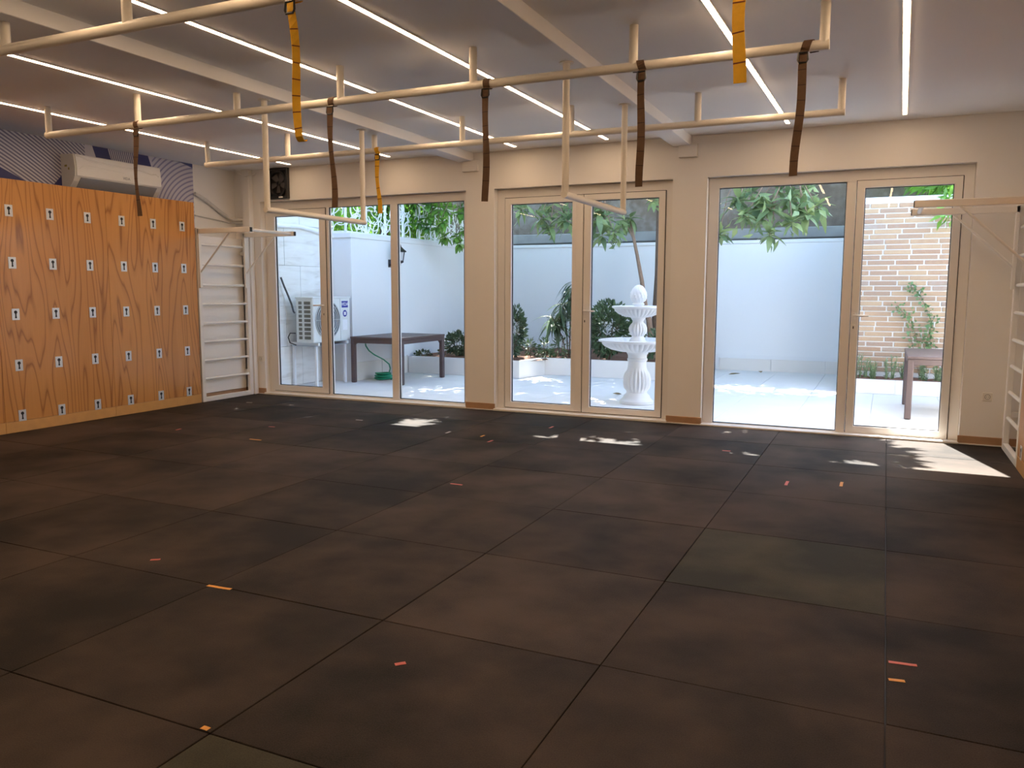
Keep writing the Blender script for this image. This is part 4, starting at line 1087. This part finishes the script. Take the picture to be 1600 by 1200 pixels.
# trees beyond the neighbour's wall
for (bx0, by0, crowns, lab, sd_) in ((-6.9, 17.6, (((-6.6, 16.6, 6.3), (2.4, 2.0, 1.3), 5200), ((-7.4, 14.6, 6.6), (1.9, 1.8, .9), 4000)), 'tall leafy tree beyond the cement wall at the left', 31),
                                  (-2.2, 17.4, (((-2.6, 16.4, 6.4), (2.5, 2.0, 1.3), 6000), ((-2.0, 14.6, 6.6), (1.7, 1.6, .8), 3600), ((-2.4, 17.6, 6.0), (1.8, 1.1, .8), 4200)), 'tall leafy tree beyond the cement wall at the centre', 33),
                                  (1.4, 15.45, (((1.0, 14.6, 3.55), (1.1, .7, .55), 1700), ((.75, 13.2, 3.15), (.55, .35, .33), 520), ((.74, 12.6, 2.62), (.16, .12, .22), 60), ((-.15, 13.75, 5.3), (1.2, 1.45, .45), 5200)), 'leafy tree showing above the brick wall', 35)):
    t = thing('garden_tree', (bx0, by0, 0), lab, 'tree', 'background trees')
    tz = max(c[0][2] for c in crowns)
    MB().tube([(bx0, by0, 0), (bx0 + .1, by0 - .05, tz * .5), (crowns[0][0][0], crowns[0][0][1], tz)], [.16, .12, .04], 9).build('trunk', bark, t, smooth=True)
    Ps, Ns = zip(*[blob(c, r, n_, sd_ + i) for i, (c, r, n_) in enumerate(crowns)])
    scatter_mesh('crown_foliage', np.concatenate(Ps), np.concatenate(Ns), .24 if sd_ < 35 else .2, .10 if sd_ < 35 else .06, leaf_mid if sd_ != 33 else leaf_big, t, sd_)

# shrubs in the long planter
def shrub(x, y, z0, h, rx, n, L, W, m, lab, seed, grp='shrubs in the long planter', stems=4, spread=.5):
    t = thing('shrub', (x, y, z0), lab, 'shrub', grp)
    r = random.Random(seed); P = []; N = []
    for k in range(stems):
        a = r.uniform(0, 6.28); e = Vector((x + rx * spread * math.cos(a), y + rx * spread * math.sin(a), z0 + h * r.uniform(.7, .95)))
        MB().tube([(x + .02 * math.cos(a), y + .02 * math.sin(a), z0 - .04), (x + rx * .3 * math.cos(a), y + rx * .3 * math.sin(a), z0 + h * .4), e], [.008, .006, .003], 5).build('stem', bark, t)
    p, d = blob((x, y, z0 + h * .55), (rx, rx, h * .47), n, seed)
    scatter_mesh('foliage', p, d, L, W, m, t, seed)
shrub(-6.76, 12.38, .28, .42, .2, 480, .075, .05, leaf_dark, 'dense dark green shrub at the right end of the left door', 41)
shrub(-7.05, 12.4, .28, .16, .10, 90, .06, .03, leaf_dark, 'low dark plant behind the table leg', 42)
shrub(-7.42, 12.30, .28, .07, .14, 90, .06, .04, leaf_dark, 'flat ground-cover plant in the planter corner', 43)
shrub(-5.76, 12.6, .28, .86, .15, 480, .09, .055, leaf_dark, 'tall dark shrub at the left edge of the middle door', 44)
shrub(-5.72, 12.32, .28, .40, .17, 240, .07, .03, leaf_dark, 'bushy low shrub below the tall one at the middle door', 45)
shrub(-5.62, 12.9, .29, .30, .085, 70, .08, .035, leaf_dark, 'small upright seedling, first in the row behind the planter edge', 46)
shrub(-5.37, 13.0, .29, .33, .09, 75, .08, .035, leaf_dark, 'small upright seedling, second in the row behind the planter edge', 47)
shrub(-5.34, 12.9, .27, .14, .17, 150, .06, .03, leaf_dark, 'rounded mound plant under the second seedling', 48)
shrub(-5.14, 13.1, .29, .33, .12, 80, .11, .025, leaf_dark, 'narrow-leaved small plant beside the bamboo palm stems', 49)
shrub(-4.92, 12.95, .27, .12, .12, 80, .06, .03, leaf_dark, 'little ground plant at the foot of the bamboo palm', 50)
shrub(-4.22, 13.0, .28, .95, .38, 1700, .085, .052, leaf_dark, 'wide dark bush behind the fountain', 51, stems=9, spread=.7)
shrub(-3.35, 13.0, .28, .5, .3, 300, .08, .05, leaf_dark, 'dark low bush hidden behind the fountain stem', 52)
# bamboo palm: thin stems, long drooping leaves
bp = thing('bamboo_palm', (-4.98, 13.15, .28), 'bamboo palm with long drooping dark leaves behind the middle door', 'palm')
for k, (x, y, hx, hy, hz) in enumerate(((-4.98, 13.15, -4.92, 13.1, 1.60), (-5.02, 13.2, -5.12, 13.1, 1.25), (-4.95, 13.2, -4.82, 13.15, 1.45), (-5.0, 13.1, -5.3, 13.0, 1.02), (-4.93, 13.1, -4.75, 13.0, 1.1))):
    pts = [(x, y, .24), (x + (hx - x) * .3, y, .28 + (hz - .28) * .5), (hx, hy, hz)]
    MB().tube(pts, [.012, .010, .006], 6).build('stem', bark, bp, smooth=True)
    for q in range(46):
        u = random.uniform(.0, 1.0); p = Vector((hx, hy, hz)) - Vector((hx - pts[1][0], 0, hz - pts[1][2])) * u * .62
        place_leaf(random.choice(LEAFL), bp, p, random.uniform(0, 6.28), random.uniform(-.9, .35), random.uniform(-.4, .4), random.uniform(.8, 1.25))

# climber and rosemary before the bricks
cl = thing('climbing_plant', (.5, 12.8, .2), 'green climber growing up the brick wall behind the garden table', 'plant')
paths = [[(.50, 12.80, .16), (.53, 12.80, .63), (.60, 12.81, 1.0), (.45, 12.81, 1.36), (.29, 12.81, 1.54)], [(.49, 12.80, .16), (.45, 12.80, .7), (.33, 12.81, 1.04), (.14, 12.81, 1.24)], [(.52, 12.80, .16), (.62, 12.80, .6), (.56, 12.81, .95)], [(.50, 12.8, .16), (.42, 12.80, .5), (.33, 12.80, .85)]]
P = []
for ps in paths:
    MB().tube(ps, .005, 5).build('stem', bark_light, cl)
    for a, b_ in zip(ps[1:], ps[2:] or ps[1:]):
        for k in range(42):
            u = random.random(); q = Vector(a).lerp(Vector(b_), u); P.append((q.x + random.gauss(0, .045), 12.78 + random.uniform(-.04, .03), q.z + random.gauss(0, .04)))
P = np.array(P); N = np.tile(np.array([[0, -1.0, .1]]), (len(P), 1))
scatter_mesh('foliage', P, N, .065, .045, leaf_climb, cl, 61)
for k, (x, h) in enumerate(((-.25, .37), (-.12, .26), (.09, .33), (.28, .25), (.53, .26), (.71, .24))):
    t = thing('rosemary', (x, 12.62, .19), 'upright grey-green rosemary tuft, %s from the left before the bricks' % ('first', 'second', 'third', 'fourth', 'fifth', 'sixth')[k], 'plant', 'rosemary tufts')
    P = []; N = []
    rr = random.Random(70 + k)
    for s_ in range(9):
        bx_, by_ = x + rr.gauss(0, .035), 12.62 + rr.gauss(0, .03); hh = h * rr.uniform(.6, 1.0); ex = bx_ + rr.gauss(0, .03)
        MB().tube([(bx_, by_, .16), (ex, by_, .19 + hh)], [.005, .003], 4).build('stem', leaf_grey, t)
        for q in range(26):
            u = rr.random(); P.append((bx_ + (ex - bx_) * u, by_, .19 + hh * u)); N.append((rr.gauss(0, .7), rr.gauss(0, .7), 1.2))
    scatter_mesh('foliage', np.array(P), np.array(N), .05, .012, leaf_grey, t, 70 + k)

# fallen leaves on the paving
for k, (x, y, lab) in enumerate(((-2.42, 14.2, 'large dry leaf on the courtyard floor behind the wide window'), (-1.95, 14.75, 'small dry leaf near the far courtyard wall'), (-3.28, 10.75, 'dry leaf on the paving left of the fountain'), (-2.65, 10.6, 'dry leaf on the paving right behind the fountain'))):
    o = put('fallen_leaf', leaf_mesh('fallen_leaf', .2 if k == 0 else .13, .08, .5, -.1), dry_leaf, None, (x, y, .004)); o.rotation_euler = (0, 0, k * 1.7 + .3)
    tag(o, lab, 'leaf', 'fallen leaves')
